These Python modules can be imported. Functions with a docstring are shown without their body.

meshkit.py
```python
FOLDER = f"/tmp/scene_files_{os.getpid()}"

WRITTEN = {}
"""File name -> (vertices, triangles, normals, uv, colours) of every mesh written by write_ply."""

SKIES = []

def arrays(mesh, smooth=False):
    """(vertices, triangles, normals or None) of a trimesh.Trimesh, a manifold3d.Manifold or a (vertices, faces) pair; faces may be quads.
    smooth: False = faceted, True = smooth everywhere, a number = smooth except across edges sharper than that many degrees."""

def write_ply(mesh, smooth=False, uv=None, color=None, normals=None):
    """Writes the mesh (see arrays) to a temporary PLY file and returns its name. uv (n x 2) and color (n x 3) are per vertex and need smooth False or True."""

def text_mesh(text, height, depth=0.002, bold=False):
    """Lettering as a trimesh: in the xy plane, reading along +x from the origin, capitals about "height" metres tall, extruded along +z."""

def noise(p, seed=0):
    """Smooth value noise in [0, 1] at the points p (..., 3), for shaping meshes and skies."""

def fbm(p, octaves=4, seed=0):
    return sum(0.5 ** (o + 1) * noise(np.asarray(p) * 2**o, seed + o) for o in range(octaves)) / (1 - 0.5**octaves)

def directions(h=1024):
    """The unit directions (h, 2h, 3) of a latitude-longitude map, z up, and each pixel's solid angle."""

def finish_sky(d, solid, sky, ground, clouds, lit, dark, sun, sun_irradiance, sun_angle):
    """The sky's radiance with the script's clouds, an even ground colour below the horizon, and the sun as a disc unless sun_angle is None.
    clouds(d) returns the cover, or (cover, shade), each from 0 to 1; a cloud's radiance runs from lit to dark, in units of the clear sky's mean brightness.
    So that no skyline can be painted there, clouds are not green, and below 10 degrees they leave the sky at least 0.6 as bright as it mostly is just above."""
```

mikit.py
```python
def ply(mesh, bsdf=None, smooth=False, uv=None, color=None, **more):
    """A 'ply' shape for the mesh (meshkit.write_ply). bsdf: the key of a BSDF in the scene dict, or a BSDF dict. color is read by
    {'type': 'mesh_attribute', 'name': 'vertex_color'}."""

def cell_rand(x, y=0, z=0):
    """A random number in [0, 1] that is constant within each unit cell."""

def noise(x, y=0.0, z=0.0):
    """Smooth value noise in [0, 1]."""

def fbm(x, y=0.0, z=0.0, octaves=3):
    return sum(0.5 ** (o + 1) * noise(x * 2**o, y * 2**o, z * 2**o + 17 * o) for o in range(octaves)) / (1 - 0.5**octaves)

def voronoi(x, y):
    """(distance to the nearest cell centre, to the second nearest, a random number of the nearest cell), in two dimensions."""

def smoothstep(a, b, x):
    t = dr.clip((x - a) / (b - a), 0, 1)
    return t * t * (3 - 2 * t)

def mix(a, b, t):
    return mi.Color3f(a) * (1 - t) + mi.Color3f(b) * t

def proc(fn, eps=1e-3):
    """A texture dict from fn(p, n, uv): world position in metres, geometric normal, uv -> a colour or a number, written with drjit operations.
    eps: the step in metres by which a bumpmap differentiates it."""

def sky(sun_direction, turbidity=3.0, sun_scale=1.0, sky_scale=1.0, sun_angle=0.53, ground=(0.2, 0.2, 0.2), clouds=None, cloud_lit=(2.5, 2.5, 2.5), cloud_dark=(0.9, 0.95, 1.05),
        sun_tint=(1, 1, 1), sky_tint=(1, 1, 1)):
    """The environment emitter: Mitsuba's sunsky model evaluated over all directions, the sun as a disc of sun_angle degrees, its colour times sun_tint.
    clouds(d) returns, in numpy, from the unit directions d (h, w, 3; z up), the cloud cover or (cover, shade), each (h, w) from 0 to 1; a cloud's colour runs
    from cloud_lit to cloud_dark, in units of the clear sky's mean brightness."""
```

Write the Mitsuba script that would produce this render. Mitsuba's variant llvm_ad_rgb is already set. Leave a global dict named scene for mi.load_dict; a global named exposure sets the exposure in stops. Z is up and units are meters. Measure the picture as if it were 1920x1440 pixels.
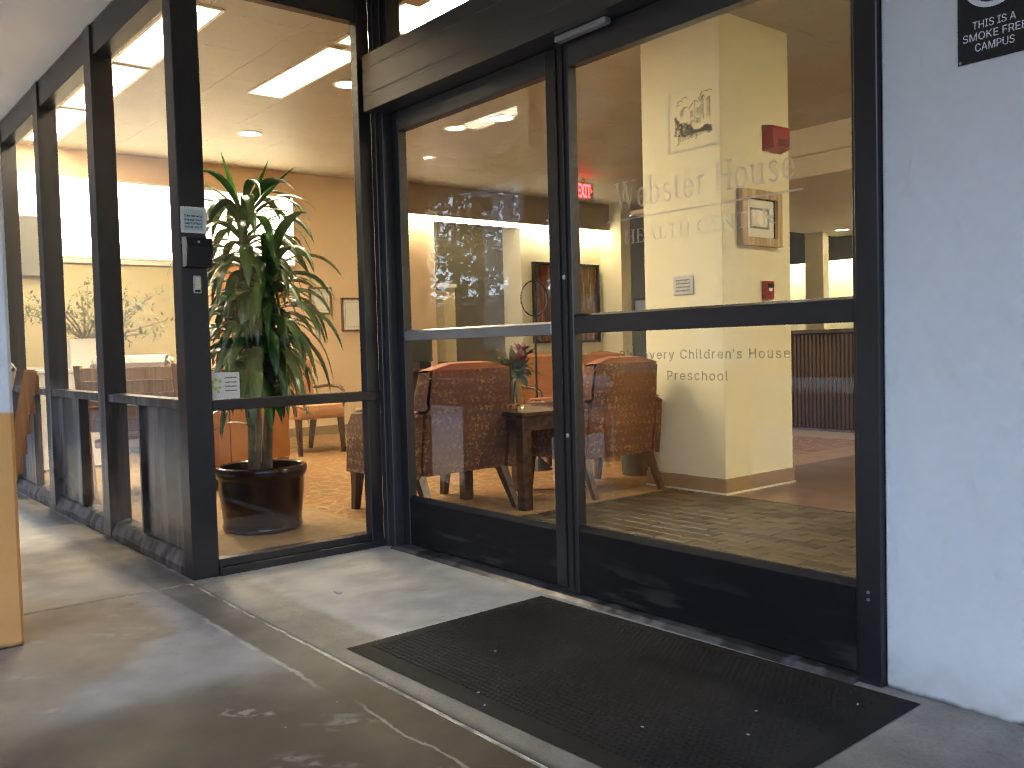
import math, random
import numpy as np, trimesh, mitsuba as mi, drjit as dr
import mikit, meshkit
from mikit import proc, noise, fbm, voronoi, cell_rand, smoothstep, mix
from shapely.geometry import LineString, Polygon, Point, box as sbox
from shapely.ops import unary_union
from shapely import affinity

T = mi.ScalarTransform4f
random.seed(7)
rng = np.random.default_rng(7)
scene, labels = {}, {}

# ---------------------------------------------------------------- camera, sky, exposure
CAM = np.array([1.2347, -2.2998, 0.95])
yaw, pitch, roll, F = 0.8841, -0.0412, -0.0263, 1689.87
fw = np.array([-math.sin(yaw) * math.cos(pitch), math.cos(yaw) * math.cos(pitch), math.sin(pitch)])
r_ = np.array([math.cos(yaw), math.sin(yaw), 0.0]); u_ = np.cross(r_, fw)
up = -math.sin(roll) * r_ + math.cos(roll) * u_
scene['camera'] = {'type': 'perspective', 'fov': math.degrees(2 * math.atan(960 / F)), 'fov_axis': 'x', 'near_clip': 0.02, 'far_clip': 500.0,
                   'to_world': T().look_at(origin=CAM.tolist(), target=(CAM + fw).tolist(), up=up.tolist())}
exposure = 3.9
SKY = 1.85
scene['sky'] = mikit.sky((0.3, 0.85, 0.55), turbidity=4, sun_scale=0.0, sky_scale=SKY, sky_tint=(1.0, 0.97, 1.0),
                         clouds=lambda d: np.clip((meshkit.fbm(d * 3.0, 4, 5) - 0.45) * 2.2, 0, 0.8), cloud_lit=(1.5, 1.55, 1.7), cloud_dark=(0.8, 0.86, 1.0))
LAMP = (1.0, 0.85, 0.57)          # warm white tubes and bulbs of the lobby
def glow(k, tint=LAMP): return {'type': 'area', 'radiance': {'type': 'rgb', 'value': [k * c for c in tint]}}

# ---------------------------------------------------------------- helpers
def num(key):
    if key not in scene and key not in labels and not any(k.startswith(key + '__') for k in scene): return key
    n = 1
    while f'{key}_{n:03d}' in scene or f'{key}_{n:03d}' in labels: n += 1
    return f'{key}_{n:03d}'
def thing(name, label, cat, group=None):
    key = num(name); labels[key] = {'label': label, 'category': cat}
    if group: labels[key]['group'] = group
    return key
def structure(name, label=None):
    labels[name] = {'kind': 'structure'}
    if label: labels[name]['label'] = label
    return name
def shape(mesh, bsdf, smooth=False, **more): return mikit.ply(mesh, bsdf, smooth, **more)
def part(parent, name, mesh, bsdf, smooth=False, label=None, kind=None, M=None, **more):
    key = num(f'{parent}__{name}')
    d = dict(mesh) if isinstance(mesh, dict) else shape(mesh, bsdf, smooth)
    if M is not None: d['to_world'] = M
    d.update(more); scene[key] = d
    if label or kind: labels[key] = {k: v for k, v in (('label', label), ('kind', kind)) if v}
    return key
def solo(name, label, cat, mesh, bsdf, smooth=False, group=None, **more):
    key = thing(name, label, cat, group); scene[key] = shape(mesh, bsdf, smooth, **more); return key
def cat(ms): return trimesh.util.concatenate(ms)
def bx(x0, x1, y0, y1, z0, z1, b=0.0):
    if b <= 0:
        m = trimesh.creation.box((x1 - x0, y1 - y0, z1 - z0)); m.apply_translation(((x0 + x1) / 2, (y0 + y1) / 2, (z0 + z1) / 2)); return m
    P = []
    for sx, X in ((1, x0), (-1, x1)):
        for sy, Y in ((1, y0), (-1, y1)):
            for sz, Z in ((1, z0), (-1, z1)):
                P += [(X, Y + sy * b, Z + sz * b), (X + sx * b, Y, Z + sz * b), (X + sx * b, Y + sy * b, Z)]
    return trimesh.convex.convex_hull(np.array(P))
def hull(P): return trimesh.convex.convex_hull(np.array(P, float))
def prism(A, B):
    """Solid between two rings of points, each (n,3)."""
    A, B = np.asarray(A, float), np.asarray(B, float); n = len(A)
    return hull(np.vstack([A, B]))
def ext(poly, h):
    gs = getattr(poly, 'geoms', [poly])
    return cat([trimesh.creation.extrude_polygon(g, h, engine='earcut') for g in gs if g.area > 1e-9])
def stand(m, axis):
    """Turn a mesh drawn in xy (thickness z) upright. axis 'x': face looks to -y; axis 'y': face looks to +x."""
    m = m.copy()
    if axis == 'x': m.apply_transform(np.array([[1, 0, 0, 0], [0, 0, -1, 0], [0, 1, 0, 0], [0, 0, 0, 1.0]]))
    else: m.apply_transform(np.array([[0, 0, 1, 0], [1, 0, 0, 0], [0, 1, 0, 0], [0, 0, 0, 1.0]]))
    return m
def tube(pts, rad, n=8):
    pts = np.asarray(pts, float); rad = np.broadcast_to(rad, (len(pts),))
    t = np.gradient(pts, axis=0); t /= np.linalg.norm(t, axis=1, keepdims=True)
    a = np.cross(t, np.where(np.abs(t[:, 2:]) < .9, [0, 0, 1.], [1., 0, 0])); a /= np.linalg.norm(a, axis=1, keepdims=True); b = np.cross(t, a)
    th = np.arange(n) * 2 * np.pi / n
    v = (pts[:, None] + rad[:, None, None] * (np.cos(th)[None, :, None] * a[:, None] + np.sin(th)[None, :, None] * b[:, None])).reshape(-1, 3)
    f = []
    for i in range(len(pts) - 1):
        for j in range(n):
            p, q = i * n + j, i * n + (j + 1) % n; f += [[p, q, q + n], [p, q + n, p + n]]
    k = len(v); v = np.vstack([v, pts[:1], pts[-1:]])
    for j in range(n):
        f += [[k, (j + 1) % n, j], [k + 1, (len(pts) - 1) * n + j, (len(pts) - 1) * n + (j + 1) % n]]
    return trimesh.Trimesh(v, f, process=False)
def lathe(prof, n=40):
    m = trimesh.creation.revolve(np.array(prof, float), sections=n); m.fix_normals(); return m
def rot(m, deg, c=(0, 0, 0), ax=(0, 0, 1)):
    m = m.copy(); m.apply_transform(trimesh.transformations.rotation_matrix(math.radians(deg), ax, c)); return m
def mv(m, x, y, z): m = m.copy(); m.apply_translation((x, y, z)); return m
def at(x, y, z=0, deg=0): return T().translate([x, y, z]).rotate([0, 0, 1], deg)

# ---------------------------------------------------------------- materials
def mat(name, d, two=True): scene[name] = {'type': 'twosided', 'bsdf': d} if two else d; return name
def rgb(*c): return {'type': 'rgb', 'value': list(c)}
def pr(color, rough=0.5, metallic=0.0, **k): return {'type': 'principled', 'base_color': color if isinstance(color, dict) else rgb(*color), 'roughness': rough, 'metallic': metallic, **k}
def bump(d, fn, scale=1.0, eps=1e-3): return {'type': 'bumpmap', 'arbitrary': {**proc(fn, eps)}, 'scale': scale, 'bsdf': d}

mat('bronze_metal', pr(proc(lambda p, n, uv: mix((.040, .040, .044), (.066, .065, .069), fbm(p.x * 3, p.y * 3, p.z * 1.2))), proc(lambda p, n, uv: .24 + .14 * fbm(p.x * 9, p.y * 9, p.z * 3)), 0.65))
def weather(p, n, uv):
    s = fbm(p.x * 14, p.y * 14, p.z * 1.3, 4)
    low = smoothstep(.55, .05, p.z) * smoothstep(.42, .62, fbm(p.x * 6, p.y * 6, p.z * 8, 4))
    c = mix((.050, .048, .050), mix((.055, .053, .055), (.19, .182, .19), smoothstep(.86, .66, p.z)), smoothstep(.4, .75, s))
    return mix(c, (.17, .16, .15), low * .7)
mat('lit_metal', pr((.31, .31, .315), .32, 0.5))  # paler copy of the bronze: indoor light on the left rail put into colour
mat('header_metal', pr(proc(lambda p, n, uv: mix((.062, .062, .065), (.085, .085, .088), fbm(p.x * 2, p.y * 2, p.z * 6))), .30, 0.5))  # slightly paler bronze copy, side light on header and jamb put in
mat('weathered_metal', pr(proc(weather), .27, 0.45))
mat('rubber_seal', pr((.012, .012, .013), .6))
mat('dark_panel', pr(proc(lambda p, n, uv: mix(mix((.006, .006, .008), (.012, .012, .015), fbm(p.x * 2, p.z * 5)), (.05, .048, .045), smoothstep(.55, .75, fbm(p.x * 4 + p.z * 3, p.z * 30, 2, 4)) * smoothstep(.24, .03, p.z) * .6)), .5, 0.0, specular=.25))
mat('steel', pr((.55, .56, .58), .32, .9))
mat('glass_pane', {'type': 'thindielectric', 'int_ior': 1.52, 'ext_ior': 1.0}, False)
mat('vase_glass', {'type': 'dielectric', 'int_ior': 1.45, 'ext_ior': 1.0, 'specular_transmittance': rgb(.95, .97, .9)}, False)

def stucco(p, n, uv):
    dirt = smoothstep(.16, .0, p.z) * fbm(p.x * 14, p.y * 14, p.z * 14, 4)
    c = mix((.74, .74, .735), (.83, .83, .825), fbm(p.x * 2.2, p.y * 2.2, p.z * 1.6, 4))
    c = c * (.97 + .05 * fbm(p.x * 55, p.y * 55, p.z * 40, 3))
    c = mix(c, (.40, .37, .33), dirt * .8)
    return mix(c, (.06, .055, .05), smoothstep(.020, .004, p.z + .022 * (fbm(p.x * 13, 0, 0, 4) - .35)) * .9)
def stucco_h(p, n, uv): return .0007 * fbm(p.x * 75, p.y * 75, p.z * 55, 3) + .0016 * smoothstep(.58, .72, fbm(p.x * 24, p.y * 24, p.z * 14, 4))
mat('stucco', bump(pr(proc(stucco), .85), stucco_h))
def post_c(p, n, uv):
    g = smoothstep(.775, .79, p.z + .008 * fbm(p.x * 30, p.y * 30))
    tan = mix((.74, .35, .10), (.82, .43, .145), fbm(p.x * 5, p.y * 5, p.z * 5, 4))  # warm light on the lower column, put into the colour as tan
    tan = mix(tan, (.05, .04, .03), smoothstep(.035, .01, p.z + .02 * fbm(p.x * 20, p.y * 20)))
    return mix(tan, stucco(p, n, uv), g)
mat('post_lit_paint', bump(pr(proc(post_c), .8), stucco_h))
mat('soffit_paint', bump(pr(proc(lambda p, n, uv: mix((.80, .77, .72), (.86, .83, .78), fbm(p.x * 1.4, p.y * 1.4, 0, 4))), .9), stucco_h))

def concrete(p, n, uv):
    b = fbm(p.x * 1.3, p.y * 1.3, 0, 5); f = fbm(p.x * 11, p.y * 11, 3, 4); g = noise(p.x * 170, p.y * 170)
    c = mix((.135, .122, .102), (.245, .232, .210), smoothstep(.3, .72, b))
    c = c * (.70 + .56 * f) * (.90 + .20 * g) * (.92 + .16 * noise(p.x * 420, p.y * 420))
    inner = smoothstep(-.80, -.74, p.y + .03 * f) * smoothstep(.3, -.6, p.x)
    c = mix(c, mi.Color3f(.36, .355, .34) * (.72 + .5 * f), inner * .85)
    swirl = dr.sqrt(dr.square(p.x + 2.05) * 1.2 + dr.square(p.y + .45) * 3.0)
    c = mix(c, (.48, .47, .45), smoothstep(.34, .12, dr.abs(swirl - .26) + .22 * f) * smoothstep(.3, .6, fbm(p.x * 9, p.y * 5, 1, 4)) * .5)
    strip = smoothstep(-1.14, -1.12, p.y + .012 * f) * smoothstep(-.97, -.99, p.y)
    c = mix(c, mi.Color3f(.115, .098, .078) * (.7 + .6 * f), strip * .62)
    patch = smoothstep(-1.115, -1.135, p.y + .018 * f) * smoothstep(-1.15, -1.32, p.x + .14 * fbm(p.x * 5, p.y * 5, 9, 3))
    c = mix(c, mi.Color3f(.300, .290, .290) * (.72 + .5 * f), patch * .75)
    brown = smoothstep(.0, .7, p.x + 1.55 - .4 * (p.y + 1.2) + .5 * (b - .5)) * smoothstep(-.95, -1.0, p.y)  # shade over the ground near the camera, put into the concrete colour
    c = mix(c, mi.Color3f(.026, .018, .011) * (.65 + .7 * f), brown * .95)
    wet = smoothstep(.25, .0, dr.abs(p.x + 1.75 - .9 * (-p.y - 1.35)) - .12) * smoothstep(-1.30, -1.42, p.y)
    warm_shade = smoothstep(.05, -.12, .72 * (p.y + 1.278) + .65 * (p.x + 1.853) + .12 * (f - .5)) * smoothstep(-1.2, -1.3, p.y) * smoothstep(-2.75, -2.35, p.x)  # warm zone left of a daylight shadow edge, put into the colour
    c = mix(c, mi.Color3f(.21, .15, .085) * (.7 + .6 * f), warm_shade * .7)
    c = mix(c, mi.Color3f(.47, .44, .38) * (.75 + .4 * f), smoothstep(-2.1, -2.9, p.x) * smoothstep(-1.0, -1.15, p.y) * .7)  # warm window light on the left ground, put in as paler concrete
    th = .015 * fbm(p.x * 30, p.y * 30, 4, 3)
    scr = smoothstep(.56, .74, fbm(p.x * 3.1 + p.y * 2.0, (p.y - p.x) * 9, 2, 5)) * smoothstep(.54, .70, fbm(p.x * 2.4, p.y * 2.4, 7, 3)) * smoothstep(-1.1, -1.2, p.y) * smoothstep(.35, .6, fbm(p.x * 40, p.y * 40, 5, 3))
    c = mix(c, (.46, .42, .38), scr * .35)
    edge = smoothstep(.012, .003, dr.abs(p.y + 1.125 + .018 * f + th)) * smoothstep(-1.0, -1.3, p.x) * smoothstep(-2.1, -1.9, p.x)
    c = mix(c, (.42, .385, .35), .65 * edge * smoothstep(.35, .6, fbm(p.x * 9, 0, 0, 3)))
    crk = smoothstep(.006, .002, dr.abs(p.y + 1.11 + .05 * (fbm(p.x * 3, 4, 0, 4) - .5) + th)) * smoothstep(-.95, -.8, p.x)
    c = mix(c, (.38, .33, .28), crk * .4)
    spk = smoothstep(.74, .90, fbm(p.x * 60, p.y * 60, 5, 2)) * smoothstep(.5, .7, fbm(p.x * 3, p.y * 3, 8, 3))
    return mix(c, (.07, .06, .05), spk * .35)
def concrete_h(p, n, uv): return .0016 * fbm(p.x * 40, p.y * 40, 0, 3) + .0012 * fbm(p.x * 9, p.y * 9, 2, 3)
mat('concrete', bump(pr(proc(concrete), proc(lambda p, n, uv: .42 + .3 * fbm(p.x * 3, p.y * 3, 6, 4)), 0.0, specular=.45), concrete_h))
mat('joint_grout', pr(proc(lambda p, n, uv: mix((.18, .16, .13), (.48, .44, .37), smoothstep(.35, .65, fbm(p.x * 16, p.y * 60, 0, 4)))), .9))
mat('asphalt', pr(proc(lambda p, n, uv: mix((.035, .035, .037), (.07, .07, .07), fbm(p.x * 6, p.y * 6, 0, 5))), .85))
mat('kerb_concrete', pr(proc(lambda p, n, uv: mix((.2, .2, .19), (.34, .33, .31), fbm(p.x * 4, p.y * 4, p.z * 4, 4))), .85))
mat('mat_rubber', pr(proc(lambda p, n, uv: mix((.0045, .0042, .0046), (.0105, .0098, .0105), smoothstep(.35, .75, fbm(p.x * 4, p.y * 4, 0, 5)))), .75, specular=.3))
mat('lint', pr((.33, .32, .30), .9))

# interior
def wall_mat(name, a, b, rough=.75): mat(name, pr(proc(lambda p, n, uv: mix(a, b, fbm(p.x * 1.7, p.y * 1.7, p.z * 1.7, 3))), rough))
wall_mat('peach_wall', (.70, .50, .30), (.74, .54, .33))
wall_mat('cream_wall', (.72, .68, .49), (.76, .72, .53))
wall_mat('bulkhead_paint', (.30, .225, .15), (.34, .26, .175))
wall_mat('alcove_paint', (.10, .085, .055), (.13, .11, .07))
wall_mat('grey_wall', (.135, .12, .085), (.155, .14, .10))  # shade on the far wall is put into this dark grey
wall_mat('trim_brown', (.26, .17, .09), (.31, .21, .115), .5)
wall_mat('white_laminate', (.74, .71, .64), (.78, .75, .68), .4)
mat('trim_white', pr((.7, .66, .56), .6))
def ceil_c(p, n, uv):
    c = mix((.375, .33, .245), (.425, .375, .28), fbm(p.x * 3, p.y * 3, 0, 3))
    pit = smoothstep(.70, .80, noise(p.x * 55, p.y * 55))
    return mix(c, (.36, .30, .23), pit * .35)
mat('ceiling_tile', pr(proc(ceil_c), .55, specular=.4))
mat('ceiling_grid', pr((.40, .34, .27), .7))
mat('soffit_white', pr(proc(lambda p, n, uv: mix((.60, .55, .45), (.64, .59, .48), fbm(p.x * 2, p.y * 2, p.z * 2))), .8))
mat('soffit_grey', pr((.10, .11, .11), .8))
def carpet(p, n, uv):
    d1, d2, w = voronoi(p.x * 6.5 + .8 * fbm(p.x * 5, p.y * 5, 1), p.y * 6.5 + .8 * fbm(p.x * 5, p.y * 5, 7))
    e = smoothstep(.02, .16, d2 - d1); f = fbm(p.x * 34, p.y * 34, 0, 3)
    pat = mix((.20, .082, .022), (.17, .095, .035), w); pat = mix((.225, .145, .06), pat, e) * (.72 + .5 * f)
    tan = mi.Color3f(.20, .125, .058) * (.8 + .4 * f)
    inside = smoothstep(-2.98, -3.02, p.x) * smoothstep(.16, .20, p.y + .05 * (p.x + 3.))
    return mix(tan, pat, inside)
mat('carpet_pile', bump(pr(proc(carpet), .95, sheen=.3), lambda p, n, uv: .003 * noise(p.x * 160, p.y * 160)))
for k, (a, b) in enumerate((((.046, .034, .020), (.070, .054, .032)), ((.036, .027, .016), (.055, .042, .025)), ((.058, .044, .026), (.078, .060, .038)))):
    mat(f'quarry_tile_{k}', bump(pr(proc(lambda p, n, uv, a=a, b=b: mix(a, b, fbm(p.x * 7, p.y * 7, 0, 4))), proc(lambda p, n, uv: .34 + .16 * fbm(p.x * 9, p.y * 9, 3, 3)), specular=.3), lambda p, n, uv: .0025 * fbm(p.x * 11, p.y * 16, 0, 3), 1.0, 2e-3))
mat('grout', pr((.018, .014, .009), .8))
mat('vinyl_floor', pr(proc(lambda p, n, uv: mix((.11, .065, .042), (.14, .09, .058), fbm(p.x * 2.5, p.y * 9, 0, 4))), .25, specular=.5))
def wood_fn(a, b, s=1.0, ax='z'):
    def fn(p, n, uv):
        q = (p.x, p.y, p.z); l = {'x': 0, 'y': 1, 'z': 2}[ax]
        o = [q[i] for i in range(3) if i != l]
        g = fbm(o[0] * 34 * s, o[1] * 34 * s, q[l] * 2.2 * s, 4); h = noise(o[0] * 150 * s, o[1] * 150 * s, q[l] * 5 * s)
        return mix(a, b, smoothstep(.3, .7, g)) * (.85 + .3 * h)
    return fn
mat('dark_wood', pr(proc(wood_fn((.030, .014, .009), (.075, .035, .02))), .32, specular=.5))
mat('table_wood', pr(proc(wood_fn((.038, .016, .009), (.075, .034, .018), 1, 'x')), .28, specular=.5))
mat('oak', pr(proc(wood_fn((.36, .19, .08), (.50, .29, .13), .8)), .42))
mat('door_wood', pr(proc(wood_fn((.50, .22, .055), (.60, .29, .085), .6)), .4))
mat('desk_wood', pr(proc(lambda p, n, uv: wood_fn((.035, .013, .006), (.06, .024, .012), .7)(p, n, uv)), .4))
mat('frame_walnut', pr(proc(wood_fn((.075, .035, .018), (.13, .062, .03))), .4))
mat('frame_pale', pr(proc(wood_fn((.34, .24, .13), (.52, .39, .22), 1.0)), .5))
mat('frame_black', pr((.015, .012, .012), .4))
def star_fabric(base0, base1, gold):
    def fn(p, n, uv):
        u, v = (p.y + .85 * p.x) * 25.0 + .35 * fbm(p.y * 22, p.z * 22, p.x * 22), p.z * 19.0 + .5 * (fbm(p.y * 11, p.z * 11, 3) - .5)
        row = dr.floor(v); u = u + .5 * (row - 2 * dr.floor(row / 2))
        cu, cv = u - dr.floor(u) - .5, v - row - .5
        k = cell_rand(dr.floor(u), row, 3)
        cu, cv = cu + .25 * (k - .5), cv + .22 * (cell_rand(dr.floor(u), row, 5) - .5)
        rr = dr.sqrt(cu * cu + cv * cv); th = dr.atan2(cv, cu)
        pet = dr.abs(dr.cos(th * 2.5 + k * 6.28))
        star = smoothstep(.14, .0, rr - (.06 + .36 * pet) * (.55 + .65 * k)) * smoothstep(.36, .62, fbm(p.x * 75, p.y * 75, p.z * 75, 3)) * (.35 + .65 * smoothstep(.35, .6, fbm(p.y * 7, p.z * 3, p.x * 7, 3)))
        band = smoothstep(.25, .75, noise(3, 0, v * .5 + .3))
        c = mix(base0, base1, fbm(p.x * 18, p.y * 18, p.z * 30, 4) * .6 + band * .4)
        thread = noise(p.x * 240, p.y * 240, p.z * 240)
        return mix(c, gold, star * (.35 + .65 * k)) * (.72 + .55 * thread)
    return fn
mat('star_fabric', bump(pr(proc(star_fabric((.085, .030, .021), (.16, .062, .037), (.36, .23, .10))), .9, sheen=.4), lambda p, n, uv: .0012 * noise(p.x * 260, p.y * 260, p.z * 260)))
mat('rust_edge', pr(proc(lambda p, n, uv: mix((.20, .062, .025), (.29, .105, .04), fbm(p.x * 30, p.y * 30, p.z * 30))), .8, sheen=.4))
mat('orange_fabric', bump(pr(proc(lambda p, n, uv: mix((.34, .135, .05), (.43, .185, .07), fbm(p.x * 16, p.y * 16, p.z * 60, 4))), .85, sheen=.4), lambda p, n, uv: .001 * noise(p.x * 200, p.y * 200, p.z * 300)))
mat('club_leather', pr(proc(lambda p, n, uv: mix((.33, .13, .045), (.42, .175, .062), fbm(p.x * 6, p.y * 6, p.z * 6, 4))), .5, specular=.4))
mat('white_cushion', pr(proc(lambda p, n, uv: mix((.68, .65, .60), (.76, .73, .68), fbm(p.x * 20, p.y * 20, p.z * 20, 3))), .9, sheen=.3))
mat('pot_glaze', pr(proc(lambda p, n, uv: mix((.012, .004, .004), (.024, .008, .007), fbm(p.x * 4, p.y * 4, p.z * 7, 3))), .14, specular=.4, clearcoat=.5, clearcoat_gloss=.95))
mat('soil', pr((.035, .024, .016), .95))
mat('cane_bark', pr(proc(lambda p, n, uv: mix((.095, .070, .042), (.20, .155, .10), fbm(p.x * 30, p.y * 30, p.z * 45, 3))), .8))
def leaf_c(k0, k1):
    return proc(lambda p, n, uv: mix(k0, k1, smoothstep(.25, .75, fbm(p.x * 5, p.y * 5, p.z * 5, 3)) * .7 + .3 * smoothstep(.30, .0, dr.abs(uv.x - .5))) * (.85 + .3 * noise(uv.x * 26, 0, 0)))
for k, (a, b) in enumerate((((.015, .062, .009), (.036, .125, .019)), ((.026, .095, .013), (.060, .185, .026)), ((.05, .19, .010), (.11, .33, .022)))):
    mat(f'plant_leaf_{k}', pr(leaf_c(a, b), .22, specular=.55, clearcoat=.25))
mat('olive_leaf', pr(proc(lambda p, n, uv: mix((.17, .19, .08), (.30, .30, .15), noise(p.x * 40, p.y * 40, p.z * 40))), .6))
mat('olive_bark', pr((.22, .19, .14), .85))
mat('blind_white', pr((.62, .53, .29), .55))
mat('paper', pr((.72, .70, .62), .8))
mat('ink', pr((.02, .02, .02), .7))
mat('grey_ink', pr((.25, .24, .22), .7))
mat('red_plastic', pr((.27, .020, .020), .38))
mat('dark_slot', pr((.03, .008, .008), .7))
mat('black_plastic', pr((.014, .015, .018), .3))
mat('silver_plastic', pr((.45, .46, .47), .35, .3))
mat('brass', pr((.65, .42, .15), .25, .95))
mat('bin_teal', pr((.035, .055, .06), .4))
mat('screen_grey', pr((.36, .36, .32), .35))
mat('sign_black', pr((.018, .018, .022), .35))
mat('sign_white', pr((.78, .78, .80), .5))
mat('label_blue', pr((.46, .60, .66), .5))
mat('label_pale', pr((.66, .72, .74), .5))
mat('teal_ink', pr((.10, .28, .34), .6))
mat('green_ink', pr((.40, .52, .10), .6))
mat('frosted', {'type': 'mask', 'opacity': .28, 'bsdf': {'type': 'twosided', 'bsdf': {'type': 'diffuse', 'reflectance': rgb(.78, .72, .60)}}}, False)
mat('etched_dark', {'type': 'mask', 'opacity': .62, 'bsdf': {'type': 'twosided', 'bsdf': {'type': 'diffuse', 'reflectance': rgb(.10, .085, .06)}}}, False)
mat('etched_brown', {'type': 'mask', 'opacity': .36, 'bsdf': {'type': 'twosided', 'bsdf': {'type': 'diffuse', 'reflectance': rgb(.30, .25, .18)}}}, False)
mat('lamp_frame', pr((.72, .66, .52), .4))
mat('can_black', pr((.03, .03, .03), .5))
mat('lamp_lens', pr((.8, .75, .6), .5))
mat('red_lens', pr((.5, .03, .03), .5))
def art_c(p, n, uv):
    a = fbm(p.y * 6, p.z * 1.6, 2, 5); b = fbm(p.y * 22, p.z * 3.0, 5, 4)
    c = mix((.16, .105, .05), (.30, .21, .11), b); c = mix(c, (.22, .055, .022), smoothstep(.45, .62, a)); c = mix(c, (.05, .03, .02), smoothstep(.58, .68, b) * .8)
    return mix(c, (.42, .33, .20), smoothstep(.6, .7, fbm(p.y * 30, p.z * 4, 8, 4)) * .7)
mat('canvas_art', pr(proc(art_c), .7))
mat('car_paint', pr((.22, .015, .012), .25, 0.2, clearcoat=.8))
mat('car_glass', pr((.02, .025, .03), .06, specular=.8))
mat('tyre', pr((.015, .015, .015), .8))
mat('tree_leaf', pr(proc(lambda p, n, uv: mix((.030, .052, .014), (.085, .11, .030), noise(p.x * 2.2, p.y * 2.2, p.z * 2.2))), .6))
mat('tree_bark', pr(proc(lambda p, n, uv: mix((.06, .045, .03), (.14, .11, .08), fbm(p.x * 8, p.y * 8, p.z * 3, 4))), .9))
mat('far_wall_paint', pr(proc(lambda p, n, uv: mix((.13, .09, .065), (.17, .12, .085), fbm(p.x * .6, p.y, p.z * 2, 4))), .85))
mat('far_glass', pr((.03, .04, .05), .08, specular=.7))
mat('flower_red', pr(proc(lambda p, n, uv: mix((.10, .010, .012), (.22, .03, .022), noise(p.x * 50, p.y * 50, p.z * 50))), .8))
mat('flower_green', pr((.028, .060, .018), .6))

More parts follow.
